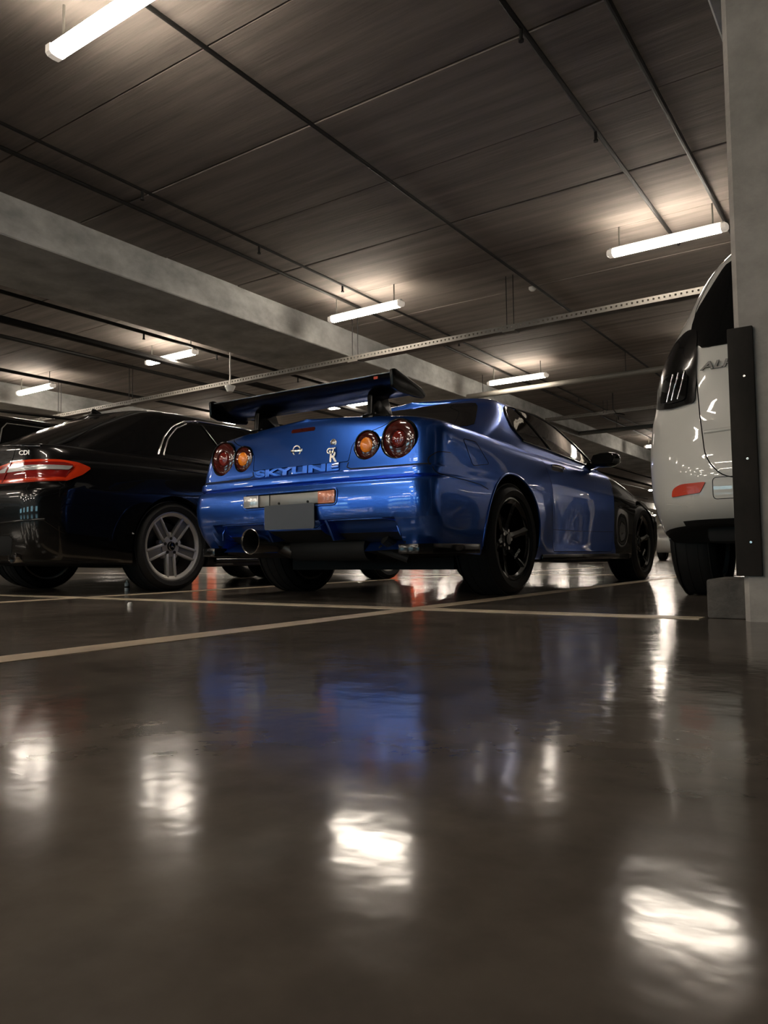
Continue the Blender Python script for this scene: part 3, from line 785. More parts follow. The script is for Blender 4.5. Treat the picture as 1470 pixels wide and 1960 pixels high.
    def bf(c, n, nm):
        if underside(c, n, nm): return 1
        for y, z, r in ((0, .338, .372), (2.675, .335, .362)):
            if abs(math.hypot(c.y - y, c.z - z) - r) < .004 or (math.hypot(c.y - y, c.z - z) < r - .003 and abs(c.x) < .86): return 1
        for s in (1, -1):
            if math.hypot(c.x - s * .645, c.z - .846) < .1068 or math.hypot(c.x - s * .456, c.z - .828) < .0803:
                if c.y > -1.0 and c.y < -.79 and abs(c.x) < .8: return 1
        if -.36 < c.x < .321 and .518 < c.z < .599 and -.96 < c.y < -.93: return 1
        return 0
    # the gap walls have no material left: find them by being inside the skin
    def bf2(c, n, nm):
        r = bf(c, n, nm)
        if r: return r
        loc, nor, i, dist = full.find_nearest(c)
        return 2 if dist > .0025 else 0
    body = car_mesh(me, 'body', car, None, bf2)
    # ---------- greenhouse
    YG = [-.4, 0, .4, 1.0, 1.7, 2.3]
    GL = [
        lev(YG, [.90, .92, .90, .88, .86, .82], [.70, .745, .785, .785, .775, .73], -.36, .28, 2.30, bow=.10, fb=.18, fc=.20),
        lev(YG, [.985, .995, .985, .965, .945, .92], [.66, .715, .752, .752, .735, .69], -.20, .26, 2.18, bow=.10, fb=.18, fc=.20),
        lev(YG, [1.10, 1.105, 1.10, 1.09, 1.07, 1.06], [.60, .655, .69, .69, .665, .62], .02, .22, 1.90, bow=.09, fb=.16, fc=.18),
        lev(YG, [1.19, 1.195, 1.20, 1.20, 1.185, 1.17], [.56, .60, .628, .628, .60, .58], .19, .17, 1.64, bow=.07, fb=.14, fc=.16),
        lev(YG, [1.225, 1.228, 1.245, 1.245, 1.215, 1.20], [.53, .565, .592, .592, .575, .55], .255, .15, 1.52, bow=.06, fb=.13, fc=.15),
        lev(YG, [1.245, 1.247, 1.268, 1.266, 1.235, 1.22], [.50, .535, .56, .56, .545, .52], .30, .14, 1.46, bow=.06, fb=.13, fc=.14),
    ]
    V, F = shell(GL, (DECK, [(.2, .035), (.8, .055), (1.4, .04)]), nr=20, ns=40, nf=12, sub=3)
    gm = shell_mesh('roof', V, F, [M_blue]); finish(gm, True, 40); link('roof', gm, car)
    gb = bvh_of(gm)
    q = [(.45, .985), (.375, 1.06), (.41, 1.165), (.48, 1.213), (.62, 1.232), (.66, 1.215), (.885, .968)]
    dg = [(.925, .966), (.70, 1.215), (.73, 1.236), (1.02, 1.236), (1.30, 1.195), (1.58, 1.10), (1.80, .99), (1.885, .935), (1.75, .928), (1.4, .943)]
    for ax in ('x+', 'x-'):
        panel('quarter_window', rpoly(q, .03), ax, gb, M_glass, car, .004)
        panel('door_window', rpoly(dg, .025), ax, gb, M_glass, car, .004)
        strip('window_trim', rpoly(q, .03)[:24], ax, gb, M_blackw, car, .007, .005)
        strip('window_trim', [(.375, 1.06), (.41, 1.165), (.47, 1.218), (.62, 1.242), (1.02, 1.246), (1.31, 1.203), (1.6, 1.105), (1.83, .985), (1.93, .93)], ax, gb, M_blackw, car, .008, .004)
        strip('window_pillar', [(.665, 1.232), (.76, 1.13), (.85, 1.03), (.905, .965)], ax, gb, M_blackw, car, .011, .003)
        strip('window_seal', [(.44, .975), (.9, .958), (1.4, .935), (1.92, .915)], ax, gb, M_blackw, car, .006, .004)
    panel('rear_window', rpoly([(-.655, 1.018), (-.3, 1.03), (.3, 1.03), (.655, 1.018), (.515, 1.232), (.25, 1.252), (-.25, 1.252), (-.515, 1.232)], .03), 'y-', gb, M_glass, car, .003)
    panel('windscreen', rpoly([(-.68, .93), (.68, .93), (.52, 1.205), (.25, 1.225), (-.25, 1.225), (-.52, 1.205)], .03), 'y+', gb, M_glass, car, .003)
    # ---------- seams and flaps
    for ax in ('x+', 'x-'):
        ribbon('bumper_seam', rpoly([(-.70, .77), (-.80, .765), (-.842, .735), (-.842, .665), (-.80, .648), (-.62, .640), (-.41, .622), (-.335, .60)], [0, .01, .02, .02, .03, 0, 0, 0]), ax, full, M_gap, car, .0035)
        ribbon('wing_joint', [(1.10, .905), (1.10, .90)], ax, full, M_gap, car, .003, n=4)
    ribbon('fuel_flap', rpoly([(-.548, .862), (-.40, .862), (-.275, .748), (-.468, .722)], .02), 'x+', full, M_gap, car, .003, closed=True)
    for s in (1, -1):
        ribbon('lamp_panel_seam', [(s * .352, .742), (s * .345, .716), (s * .372, .704), (s * .62, .703), (s * .83, .703)], 'y-', full, M_gap, car, .006)
    arch_lip('arch_lip', full, 0, .338, .372, car, M_blue, -8, 188)
    # ---------- tail lights
    for s in (1, -1):
        for (x, z, r, bulb, nm, k_) in ((s * .645, .846, .1035, M_redbulb, 'tail_light', .40), (s * .456, .828, .077, M_amber, 'indicator_light', .56)):
            y = hit(full, 'y-', x, z)[0].y
            tl = MB().lathe([(-.001, r + .004), (-.006, r + .001), (-.005, r - .003), (.010, r - .004), (.030, r - .006)], 'y', (x, y, z), 48).build(nm, M_blackw, car, smooth=True)
            MB().lathe([(.004, r - .002), (-.001, r * .88), (-.005, r * .68), (-.0065, r * .5), (.001, r * .46), (.004, r * .42)], 'y', (x, y, z), 48).build('lens', M_reddish, tl, smooth=True, ang=50)
            MB().lathe([(.006, r * k_ * 1.04), (-.005, r * k_), (-.009, r * k_ * .8), (-.012, r * k_ * .45), (-.0125, 0)], 'y', (x, y, z), 40).build('bulb', bulb, tl, smooth=True, ang=60)
    # lid furniture
    def sy(x, z): return hit(full, 'y-', x, z)[0].y
    panel('brake_light', rpoly([(-.088, .946), (.086, .946), (.086, .968), (-.088, .968)], .006), 'y-', full, M_reddish, lid_o, .003, 40)
    x, z = -.02, .838; y = sy(x, z)
    e = MB().lathe([(.002, .031), (-.005, .031), (-.005, .024), (.002, .024)], 'y', (x, y, z), 32, close=True).build('round_badge', M_chrome, lid_o, smooth=True)
    MB().box(x - .042, x + .042, y - .008, y - .001, z - .008, z + .008).build('badge_bar', M_chrome, e, bevel=.002)
    x, z = .235, .861; y = sy(x, z)
    MB().lathe([(.001, .021), (-.003, .021), (-.004, .016), (-.002, .013), (-.004, .010), (-.004, 0)], 'y', (x, y, z), 28).build('lock_cylinder', M_steel, lid_o, smooth=True)
    x, z = .240, .786; y = sy(x, z)
    text_obj('letter_badge', 'R', .085, .003, M_steel, lid_o, (x + .005, y - .004, z - .008), (PI / 2, 0, 0), .1, .002)
    text_obj('letter_badge', 'GT', .042, .003, M_steel, lid_o, (x - .004, y - .008, z + .026), (PI / 2, 0, 0), .1, .001, .062)
    tx = text_obj('embossed_lettering', 'SKYLINE', .054, .004, M_blue, body, (-.012, sy(0, .722) - .004, .7215), (PI / 2 - .05, 0, 0), 0, .002, .62)
    tx.data.name = 'embossed_lettering'
    for v in tx.data.vertices: v.co.z -= (sy(v.co.x - .012, .7215) - sy(0, .722)) * 1.0
    # number plate bay
    yb = -.935
    MB().box(-.352, -.235, yb - .042, yb - .004, .523, .592).build('reverse_lamp', M_clear, car, bevel=.006)
    MB().box(-.235, -.16, yb - .030, yb - .004, .525, .590).build('lamp_housing', M_platebar, car, bevel=.004)
    MB().box(.197, .312, yb - .036, yb - .004, .523, .592).build('indicator_lamp', M_orange, car, bevel=.006)
    gb_ = MB().box(-.16, .196, yb - .024, yb - .004, .528, .590).build('plate_garnish', M_platebar, car, bevel=.003)
    for x in (-.09, .12): MB().lathe([(0, .007), (-.004, .007), (-.005, 0)], 'y', (x, yb - .024, .540), 12).build('screw', M_dark, gb_)
    yp = -.985
    plate = MB().prism(rpoly([(-.172, .392), (.190, .392), (.190, .528), (-.172, .528)], .012), yp - .006, yp, 'y').build('number_plate', M_plate, car)
    strip('bumper_highlight_bead', rpoly([(-.655, .345), (-.64, .415), (-.60, .433), (-.225, .433), (-.193, .392), (.176, .392), (.21, .433), (.60, .434), (.65, .405), (.672, .345)], [0, .02, .02, .01, .01, .01, .01, .02, .02, 0]), 'y-', full, M_blue, car, .0065, -.001, 120)  # blue bead added along the diffuser edge to catch a rim highlight
    strip('bay_rim', rpoly([(-.364, .514), (.325, .514), (.325, .602), (-.364, .602)], .028), 'y-', full, M_blue, car, .006, -.001, 100, True)
    # lower bumper: fins, spats, exhaust
    for x in (-.215, .235):
        MB().prism([(-.952, .436), (-.80, .43), (-.76, .335), (-.88, .325)], x - .008, x + .008, 'x').build('diffuser_fin', M_blue, car, bevel=.003)
    for s in (1, -1):
        sp = [(s * a, b) for a, b in ((.668, -.905), (.78, -.888), (.835, -.845), (.868, -.76), (.885, -.42), (.80, -.42), (.78, -.76), (.66, -.80))]
        MB().prism(sp, .248, .300, 'z').build('rear_spat', M_blackw, car, bevel=.006)
        MB().box(min(s * .80, s * .88), max(s * .80, s * .88), .44, 2.26, .195, .238).build('side_skirt', M_blackw, car, bevel=.008)
    ex = MB().lathe([(.26, .058), (.02, .069), (.0, .073), (-.004, .070), (.0, .066), (.02, .062), (.20, .05), (.20, 0)], 'y', (-.289, -.985, .332), 40).build('exhaust_tip', M_steel, car, smooth=True)
    MB().lathe([(.004, .0655), (.02, .0605), (.19, .049), (.19, 0)], 'y', (-.289, -.985, .332), 32).build('exhaust_bore', M_dark, ex, smooth=True)
    MB().cyl((-.20, -.68, .285), (.34, -.68, .285), .07, 28).build('silencer', M_dark, car, smooth=True)
    MB().tube([(-.289, -.76, .332), (-.27, -.72, .30), (-.2, -.70, .275)], .05, 12).build('exhaust_pipe', M_steeld, car, smooth=True)
    MB().box(-.62, .62, -.25, .25, .155, .30).cyl((-.62, 0, .33), (.62, 0, .33), .05, 12).build('rear_axle', M_dark, car)
    MB().cyl((.50, -.78, .33), (.56, -.66, .24), .03, 10).cyl((.44, -.74, .28), (.60, -.70, .22), .022, 10).build('tow_hook', M_dark, car, smooth=True)
    # ---------- rear wing
    prof = [(-.925, 1.178), (-.915, 1.186), (-.84, 1.158), (-.75, 1.138), (-.675, 1.132), (-.655, 1.122), (-.67, 1.108), (-.76, 1.106), (-.85, 1.128), (-.91, 1.162)]
    wing = MB().prism(rpoly(prof, .03, 4), -.66, .66, 'x').build('wing_blade', M_wingb, car, smooth=True, ang=30)
    MB().tube([(-.655, -.926, 1.180), (0, -.926, 1.180), (.655, -.926, 1.180)], .0035, 6).tube([(-.655, -.664, 1.113), (0, -.664, 1.113), (.655, -.664, 1.113)], .004, 6).build('wing_edge_glint', M_steel, wing, smooth=True)  # bright steel tubes stand in for highlight lines along the blade edges
    for s in (1, -1):
        pl = rpoly([(-.938, 1.098), (-.948, 1.190), (-.915, 1.199), (-.66, 1.140), (-.622, 1.112), (-.634, 1.090), (-.72, 1.082), (-.88, 1.082)], .014)
        MB().prism(pl, s * .657, s * .676, 'x').build('wing_end_plate', M_wingb, wing, bevel=.004)
        st = MB(); a = [(-.80, 1.0), (-.585, 1.01), (-.64, 1.125), (-.79, 1.13)]
        st.prism(rpoly(a, .01), s * .405, s * .440, 'x'); st.prism([(-.82, .985), (-.57, .985), (-.58, 1.008), (-.81, 1.008)], s * .385, s * .46, 'x')
        so = st.build('wing_post', M_wingb, wing, bevel=.004)
        for y_ in (-.77, -.65): MB().lathe([(0, .007), (.004, .006), (.005, 0)], 'x', (s * .440 if s > 0 else -.405, y_, 1.015), 10).build('bolt', M_steel, wing)
    MB().box(.55, .575, -.934, -.928, 1.155, 1.168).build('wing_sticker', M_refl, wing)
    # ---------- mirrors
    for s in (1, -1):
        ell = []; n = 20
        mb = MB()
        pr = [(-.105, .0), (-.10, .03), (-.08, .047), (-.03, .056), (.03, .058), (.075, .05), (.10, .03), (.108, 0)]
        vs = []; 
        for a, r in pr:
            for i in range(n):
                t = 2 * PI * i / n; c_, s_ = math.cos(t), math.sin(t)
                k = (abs(c_)**3 + abs(s_)**3)**(-1 / 3)
                vs.append((s * (.915 + a), 1.60 + r * .95 * k * c_ + abs(a) * .25, .952 + r * k * s_))
        fs = [(j * n + i, j * n + (i + 1) % n, (j + 1) * n + (i + 1) % n, (j + 1) * n + i) for j in range(len(pr) - 1) for i in range(n)]
        mo = mb.add(vs, fs).build('door_mirror', M_blackw, car, smooth=True, ang=60)
        MB().tube([(s * .74, 1.72, .925), (s * .79, 1.68, .925), (s * .86, 1.62, .93)], [.035, .03, .03], 10).build('mirror_stalk', M_blackw, mo, smooth=True)
        MB().prism(rpoly([(s * .835, .917), (s * .99, .917), (s * 1.005, .955), (s * .985, .99), (s * .845, .99), (s * .825, .95)], .012), 1.537, 1.543, 'y').build('mirror_glass', M_glass, mo)
    # ---------- wheels
    wl = make_wheel(.3285, .243, .262, 'six', car, M_rimblack)
    text_obj('spoke_lettering', 'NISMO', .030, .0008, M_white_pl, wl, (.092, .09, -.085), (PI / 2, -.55, PI / 2))
    place_wheels(wl, car, [(.772, 0, .3285), (-.772, 0, .3285), (.765, 2.675, .3285), (-.765, 2.675, .3285)])
    # head lamps
    for s in (1, -1):
        panel('head_lamp', rpoly([(s * .38, .60), (s * .66, .60), (s * .68, .665), (s * .42, .655)], .02), 'y+', full, M_clear, car, .004)
    panel('grille', rpoly([(-.5, .36), (.5, .36), (.5, .47), (-.5, .47)], .03), 'y+', full, M_dark, car, .002)
    return car
blue_coupe()

# ------------------------------------------------------------------ the black sedan
S2 = math.sqrt(.5)
RAYS['d+'] = lambda a, b: (Vector((a * S2 + 4 * S2, a * S2 - 4 * S2, b)), Vector((-S2, S2, 0)))     # from the rear right corner
RAYS['d-'] = lambda a, b: (Vector((-a * S2 - 4 * S2, a * S2 - 4 * S2, b)), Vector((S2, S2, 0)))    # from the rear left corner
def black_sedan():
    car = empty('sedan_car', (-5.355, 3.765, 0), 0)
    lab(car, 'black four-door sedan with silver five-spoke wheels and red wraparound tail light', 'car')
    Y = [-1.0, -.5, 0, .5, 1.0, 2.0, 2.4, 2.874, 3.3, 3.7]
    c3 = lambda a, b: a
    LV = [
        lev(Y, [.235, .21, .19, .175, .175, .175, .175, .175, .175, .18], [.80, .86, .885, .88, .87, .87, .88, .88, .86, .80], -1.00, .16, 3.62),
        lev(Y, [.29, .27, .25, .235, .235, .235, .235, .235, .235, .24], [.86, .90, .91, .90, .895, .895, .90, .90, .88, .82], -1.06, .18, 3.68),
        lev(Y, .40, [.89, .915, .92, .91, .90, .90, .91, .915, .89, .82], -1.095, .20, 3.70),
        lev(Y, .55, [.90, .92, .927, .918, .91, .91, .915, .92, .89, .82], -1.115, .21, 3.70),
        lev(Y, [.69, .68, .68, .68, .68, .68, .67, .66, .64, .61], [.90, .922, .927, .92, .918, .918, .915, .91, .88, .81], -1.11, .21, 3.68),
        lev(Y, [.735, .73, .73, .73, .73, .73, .72, .70, .68, .64], [.898, .918, .925, .92, .918, .918, .914, .906, .87, .80], -1.075, .23, 3.66),
        lev(Y, [.84, .84, .84, .84, .84, .83, .82, .78, .73, .67], [.888, .906, .914, .915, .915, .912, .905, .89, .85, .77], -1.062, .25, 3.62),
        lev(Y, [.925, .925, .92, .915, .91, .90, .885, .84, .775, .70], [.865, .886, .897, .902, .902, .897, .882, .86, .81, .72], -1.05, .26, 3.58),
        lev(Y, [.975, .975, .965, .955, .95, .94, .92, .87, .80, .715], [.83, .85, .865, .875, .875, .865, .85, .82, .77, .67], -1.048, .25, 3.55),
        lev(Y, [1.0, 1.0, .995, .985, .975, .965, .945, .89, .815, .725], [.785, .80, .815, .825, .83, .82, .80, .77, .72, .62], -1.045, .23, 3.52),
    ]
    V, F = shell(LV, (DECK, [(-1, .03), (0, .04), (2, .05), (3.5, .03)]), under=[(0, -.01), (.5, -.01), (.93, 0)], nr=24, sub=3)
    me = shell_mesh('body', V, F, [M_black, M_dark]); full = bvh_of(me)
    me = boolean(me, mb_mesh(arch_cut(MB(), [(0, .335, .368), (2.874, .335, .365)]), M_dark))
    me.materials.clear(); me.materials.append(M_black); me.materials.append(M_dark)
    def bf(c, n, nm):
        if underside(c, n, nm): return 1
        return 1 if any(math.hypot(c.y - y, c.z - .335) < .3685 and abs(c.x) < .875 for y in (0, 2.874)) else 0
    car_mesh(me, 'body', car, None, bf)
    YG = [-.9, -.5, 0, .5, 1.0, 1.7, 2.3]
    GL = [
        lev(YG, [.97, .97, .965, .955, .95, .94, .92], [.70, .76, .805, .82, .825, .815, .77], -.98, .30, 2.42, bow=.14, fb=.2, fc=.22),
        lev(YG, [1.06, 1.06, 1.06, 1.05, 1.05, 1.04, 1.02], [.66, .72, .775, .79, .79, .775, .73], -.80, .28, 2.22, bow=.13, fb=.2, fc=.22),
        lev(YG, [1.20, 1.205, 1.21, 1.215, 1.21, 1.20, 1.18], [.60, .66, .71, .72, .72, .70, .66], -.50, .24, 1.92, bow=.11, fb=.17, fc=.2),
        lev(YG, [1.30, 1.31, 1.325, 1.335, 1.335, 1.31, 1.29], [.56, .61, .655, .665, .665, .64, .60], -.25, .20, 1.66, bow=.09, fb=.15, fc=.18),
        lev(YG, [1.335, 1.345, 1.365, 1.38, 1.378, 1.35, 1.33], [.53, .575, .62, .63, .63, .60, .57], -.15, .18, 1.56, bow=.08, fb=.14, fc=.16),
        lev(YG, [1.35, 1.36, 1.385, 1.40, 1.398, 1.37, 1.35], [.50, .545, .585, .595, .595, .57, .54], -.10, .17, 1.50, bow=.07, fb=.14, fc=.15),
    ]
    V, F = shell(GL, (DECK, [(-.1, .03), (.6, .05), (1.5, .035)]), nr=20, ns=40, sub=3)
    gm = shell_mesh('roof', V, F, [M_black]); finish(gm, True, 40); link('roof', gm, car); gb = bvh_of(gm)
    rq = [(.02, 1.035), (.09, 1.14), (.20, 1.245), (.33, 1.305), (.46, 1.325), (.66, 1.02)]
    rd = [(.69, 1.02), (.49, 1.325), (.60, 1.337), (.95, 1.34), (1.0, 1.30), (1.04, 1.01)]
    fd = [(1.10, 1.01), (1.06, 1.335), (1.30, 1.315), (1.55, 1.23), (1.80, 1.10), (1.95, 1.0)]
    for ax in ('x+', 'x-'):
        for nm, q in (('quarter_window', rq), ('rear_door_window', rd), ('front_door_window', fd)): panel(nm, rpoly(q, .02), ax, gb, M_glassb, car, .003)
        strip('chrome_trim', [(-.045, 1.02), (-.02, 1.07), (.05, 1.17), (.16, 1.27), (.30, 1.333), (.46, 1.357), (.95, 1.365), (1.32, 1.338), (1.6, 1.235), (1.9, 1.09)], ax, gb, M_chrome, car, .008, .003)
        strip('chrome_trim', [(.0, 1.02), (.03, 1.075), (.09, 1.165), (.20, 1.262), (.32, 1.315)], ax, gb, M_steel, car, .006, .003)
        strip('window_divider', [(.475, 1.325), (.675, 1.02)], ax, gb, M_blackw, car, .008, .004)
        ribbon('door_gap', [(.45, .98), (.44, .80), (.40, .68), (.36, .60)], ax, full, M_gap, car, .004)
        ribbon('door_gap', [(1.06, .98), (1.07, .6), (1.07, .25)], ax, full, M_gap, car, .004)
        ribbon('door_gap', [(2.06, .96), (2.12, .6), (2.05, .25)], ax, full, M_gap, car, .004)
        strip('character_line', [(-.12, .905), (.4, .897), (1.0, .885), (2.0, .865)], ax, full, M_black, car, .008, -.003)
        for y in (.62, 1.62): strip('door_handle', [(y, .815), (y + .05, .82), (y + .16, .82), (y + .21, .815)], ax, full, M_black, car, .014, .012)
        strip('sill_trim', [(.42, .225), (1.5, .22), (2.45, .22)], ax, full, M_blackw, car, .018, .0)
    panel('rear_window', rpoly([(-.66, 1.03), (.66, 1.03), (.50, 1.325), (.25, 1.35), (-.25, 1.35), (-.50, 1.325)], .03), 'y-', gb, M_glassb, car, .003)
    panel('windscreen', rpoly([(-.70, 1.02), (.70, 1.02), (.54, 1.34), (-.54, 1.34)], .03), 'y+', gb, M_glassb, car, .003)
    # tail lights wrap the corners
    out = [(-.56, .752), (-.54, .805), (-.46, .865), (-.33, .893), (-.02, .893), (.08, .880), (.148, .852), (.10, .800), (.02, .752), (-.25, .742)]
    for ax in ('d+', 'd-'):
        tl = panel('tail_light', rpoly(out, .012), ax, full, M_merc, car, .006, 96)
        panel('dark_lens', rpoly([(-.50, .772), (-.485, .812), (-.42, .862), (-.31, .878), (.0, .876), (.055, .862), (.01, .775), (-.2, .765)], .012), ax, full, M_mercd, tl, .0085, 80)
        panel('clear_strip', rpoly([(-.455, .818), (-.43, .838), (-.35, .856), (.05, .852), (.025, .826), (-.25, .822), (-.36, .818)], .006), ax, full, M_clear, tl, .012, 80)
        panel('red_strip', rpoly([(-.53, .756), (-.52, .772), (-.2, .772), (.012, .775), (.022, .757), (-.25, .748)], .004), ax, full, M_merc, tl, .011, 60)
        panel('lens_divider', rpoly([(-.418, .752), (-.405, .752), (-.345, .885), (-.358, .885)], .002), ax, full, M_mercd, tl, .0135, 40)
    ribbon('boot_gap', [(-.56, .99), (-.53, .90), (-.50, .80), (-.46, .76), (.46, .76), (.50, .80), (.53, .90), (.56, .99)], 'y-', full, M_gap, car, .005)
    strip('boot_strip', [(-.40, .885), (0, .89), (.40, .885)], 'y-', full, M_chrome, car, .008, .006)
    strip('boot_lip', [(-.74, .985), (-.4, 1.012), (0, 1.022), (.4, 1.012), (.74, .985)], 'y-', full, M_black, car, .016, -.002)
    strip('bumper_crease', [(-.86, .50), (-.4, .48), (0, .475), (.4, .48), (.86, .50)], 'y-', full, M_black, car, .010, -.003)
    panel('bumper_insert', rpoly([(-.55, .275), (.55, .275), (.62, .40), (-.62, .40)], .04), 'y-', full, M_dark, car, .002)
    y = hit(full, 'y-', .655, .94)[0].y
    text_obj('letter_badge', 'CDI', .042, .002, M_steel, car, (.655, y - .004, .942), (PI / 2, 0, .28), 0, .001, .085)
    for s in (1, -1):
        MB().lathe([(.12, .04), (.0, .048), (-.004, .045), (.0, .042), (.08, .038), (.08, 0)], 'y', (s * .55, -1.03, .27), 24).build('exhaust_tip', M_steel, car, smooth=True)
        MB().tube([(s * .80, 1.93, 1.0), (s * .90, 1.92, 1.01)], .025, 10).build('mirror_stalk', M_black, car, smooth=True)
        mo = MB(); n = 16; vs = []
        pr = [(-.10, .0), (-.095, .035), (-.06, .065), (.03, .07), (.085, .05), (.10, 0)]
        for a, r in pr: vs += [(s * (.98 + a), 1.90 + r * .9 * math.cos(2 * PI * i / n), 1.03 + r * math.sin(2 * PI * i / n)) for i in range(n)]
        mo.add(vs, [(j * n + i, j * n + (i + 1) % n, (j + 1) * n + (i + 1) % n, (j + 1) * n + i) for j in range(5) for i in range(n)]).build('door_mirror', M_black, car, smooth=True, ang=60)
    fin = [(-.10, 0), (-.085, .055), (-.06, .052), (.0, .025), (.10, .0)]
    MB().prism([(a + .02, b + 1.405) for a, b in fin], -.012, .012, 'x').build('roof_antenna', M_black, car, bevel=.006)
    wl = make_wheel(.333, .252, .245, 'twin5', car, M_rimsil)
    place_wheels(wl, car, [(.80, 0, .333), (-.80, 0, .333), (.79, 2.874, .333), (-.79, 2.874, .333)])
    for s in (1, -1): panel('head_lamp', rpoly([(s * .35, .60), (s * .66, .62), (s * .68, .70), (s * .40, .68)], .02), 'y+', full, M_clear, car, .004)
    panel('grille', rpoly([(-.28, .45), (.28, .45), (.32, .66), (-.32, .66)], .03), 'y+', full, M_dark, car, .003)
    return car
black_sedan()

# ------------------------------------------------------------------ one-box cars (van, off-roader)
def white_van():
    car = empty('van_car', (-.137, 4.56, 0), 0)
    lab(car, 'white people carrier with black tail lights half hidden behind the column', 'car')
    Y = [-1.0, -.6, -.3, 0, .4, 2.4, 2.95, 3.4, 3.8]
    def H(h, t=.035): return [h - t, h - t * .6, h, h + .004, h, h - .005, h, h - .02, h - .09]
    LV = [
        lev(Y, [.385, .33, .27, .22, .20, .20, .20, .20, .22], H(.85), -.84, .34, 3.60, bow=.07),
        lev(Y, [.412, .39, .35, .31, .29, .28, .28, .28, .30], H(.88), -.915, .36, 3.68, bow=.07),
        lev(Y, .45, H(.895), -.945, .37, 3.72, bow=.07),
        lev(Y, .50, H(.905), -.955, .37, 3.74, bow=.07),
        lev(Y, .60, H(.912), -.955, .37, 3.74, bow=.07),
        lev(Y, .72, H(.916), -.94, .37, 3.72, bow=.07),
        lev(Y, .84, H(.910), -.915, .37, 3.66, bow=.07),
        lev(Y, .96, H(.885), -.905, .36, 3.56, bow=.07),
        lev(Y, 1.10, H(.868), -.885, .36, 3.30, bow=.07),
        lev(Y, 1.24, H(.825), -.845, .36, 3.0, bow=.07),
        lev(Y, 1.42, H(.735), -.78, .34, 2.75, bow=.07),
        lev(Y, 1.58, H(.665), -.71, .32, 2.5, bow=.07),
        lev(Y, 1.68, H(.60), -.66, .30, 2.3, bow=.06),
        lev(Y, 1.74, H(.54), -.62, .28, 2.2, bow=.06),
    ]
    V, F = shell(LV, (DECK, .09), under=[(0, -.01), (.5, -.01), (.93, 0)], nr=26, sub=3)
    me = shell_mesh('body', V, F, [M_white, M_dark]); full = bvh_of(me)
    me = boolean(me, mb_mesh(arch_cut(MB(), [(0, .345, .395), (2.95, .345, .385)]), M_dark))
    # tailgate leaf with a real gap
    tp = rpoly([(-.50, .565), (.50, .565), (.575, .66), (.60, .86), (.625, 1.18), (.655, 1.44), (.55, 1.70), (-.55, 1.70), (-.655, 1.44), (-.625, 1.18), (-.60, .86), (-.575, .66)], [.06, .06, .05, .02, .03, .05, .03, .03, .05, .03, .02, .05])
    leaf = boolean(me.copy(), mb_mesh(MB().prism(inset(tp, .005), -1.4, -.42, 'y'), M_gap), 'INTERSECT')
    me = boolean(me, mb_mesh(MB().prism(tp, -1.4, -.40, 'y'), M_gap))
    for m_ in (me, leaf):
        m_.materials.clear()
        for q in (M_white, M_dark, M_gap): m_.materials.append(q)
    def bf(c, n, nm):
        if underside(c, n, nm): return 1
        if any(math.hypot(c.y - y, c.z - .345) < .3955 and abs(c.x) < .865 for y in (0, 2.95)): return 1
        return 2 if full.find_nearest(c)[3] > .0025 else 0
    car_mesh(me, 'body', car, None, bf)
    tg = car_mesh(leaf, 'tailgate', car, None, lambda c, n, nm: 2 if full.find_nearest(c)[3] > .0025 else 0)
    panel('rear_window', rpoly([(-.60, 1.19), (.60, 1.19), (.655, 1.31), (.635, 1.42), (.50, 1.65), (-.50, 1.65), (-.635, 1.42), (-.655, 1.31)], .03), 'y-', full, M_glassb, tg, .007, 96, (1, .99, .95, .88, .8, .7, .6, .48, .36, .24, .12))
    text_obj('letter_badge', 'ALPHARD', .05, .003, M_steeld, tg, (-.415, hit(full, 'y-', -.415, 1.09)[0].y - .003, 1.095), (PI / 2, 0, -.06), .25, .0005, .36)
    strip('tailgate_crease', [(-.58, .785), (-.3, .795), (0, .80), (.3, .795), (.58, .785)], 'y-', full, M_white, tg, .010, -.003)
    panel('tailgate_pull', rpoly([(-.42, .548), (.42, .548), (.42, .585), (-.42, .585)], .012), 'y-', full, M_dark, tg, .004)
    lamp = [(-.178, .93), (-.172, 1.05), (-.155, 1.15), (-.125, 1.24), (-.095, 1.30), (-.03, 1.315), (.05, 1.28), (.09, 1.18), (.11, 1.05), (.09, .945), (-.06, .92)]
    # two wraparound tail lights seen from the corner
    for ax in ('d-', 'd+'):
        tl = panel('tail_light', rpoly(lamp, .02), ax, full, M_blackw, car, .010, 96)
        panel('lamp_lens', rpoly([(-.140, .95), (-.138, 1.07), (-.06, 1.09), (.03, 1.08), (.035, .965), (-.06, .945)], .02), ax, full, M_glass, tl, .016, 60)
        for a in (-.115, -.08, -.045): strip('lamp_rib', [(a, 1.09), (a + .006, 1.03), (a + .02, .96)], ax, full, M_chrome, tl, .0035, .016, 16)
    for s in (-1, 1):
        panel('rear_reflector', rpoly([(s * .735, .497), (s * .60, .507), (s * .575, .555), (s * .69, .553), (s * .73, .535)], [.005, .005, .005, .02, .02]), 'y-', full, M_refl, car, .006, 48)
        ribbon('tow_cover', rpoly([(s * .42, .475), (s * .545, .475), (s * .545, .572), (s * .42, .572)], .018), 'y-', full, M_gap, car, .003, closed=True)
    panel('bumper_grime', rpoly([(-.82, .44), (-.7, .43), (-.66, .45), (-.78, .47)], .01), 'y-', full, M_white, car, .001, 30)
    panel('windscreen', rpoly([(-.70, 1.12), (.70, 1.12), (.60, 1.62), (-.60, 1.62)], .05), 'y+', full, M_glassb, car, .004)
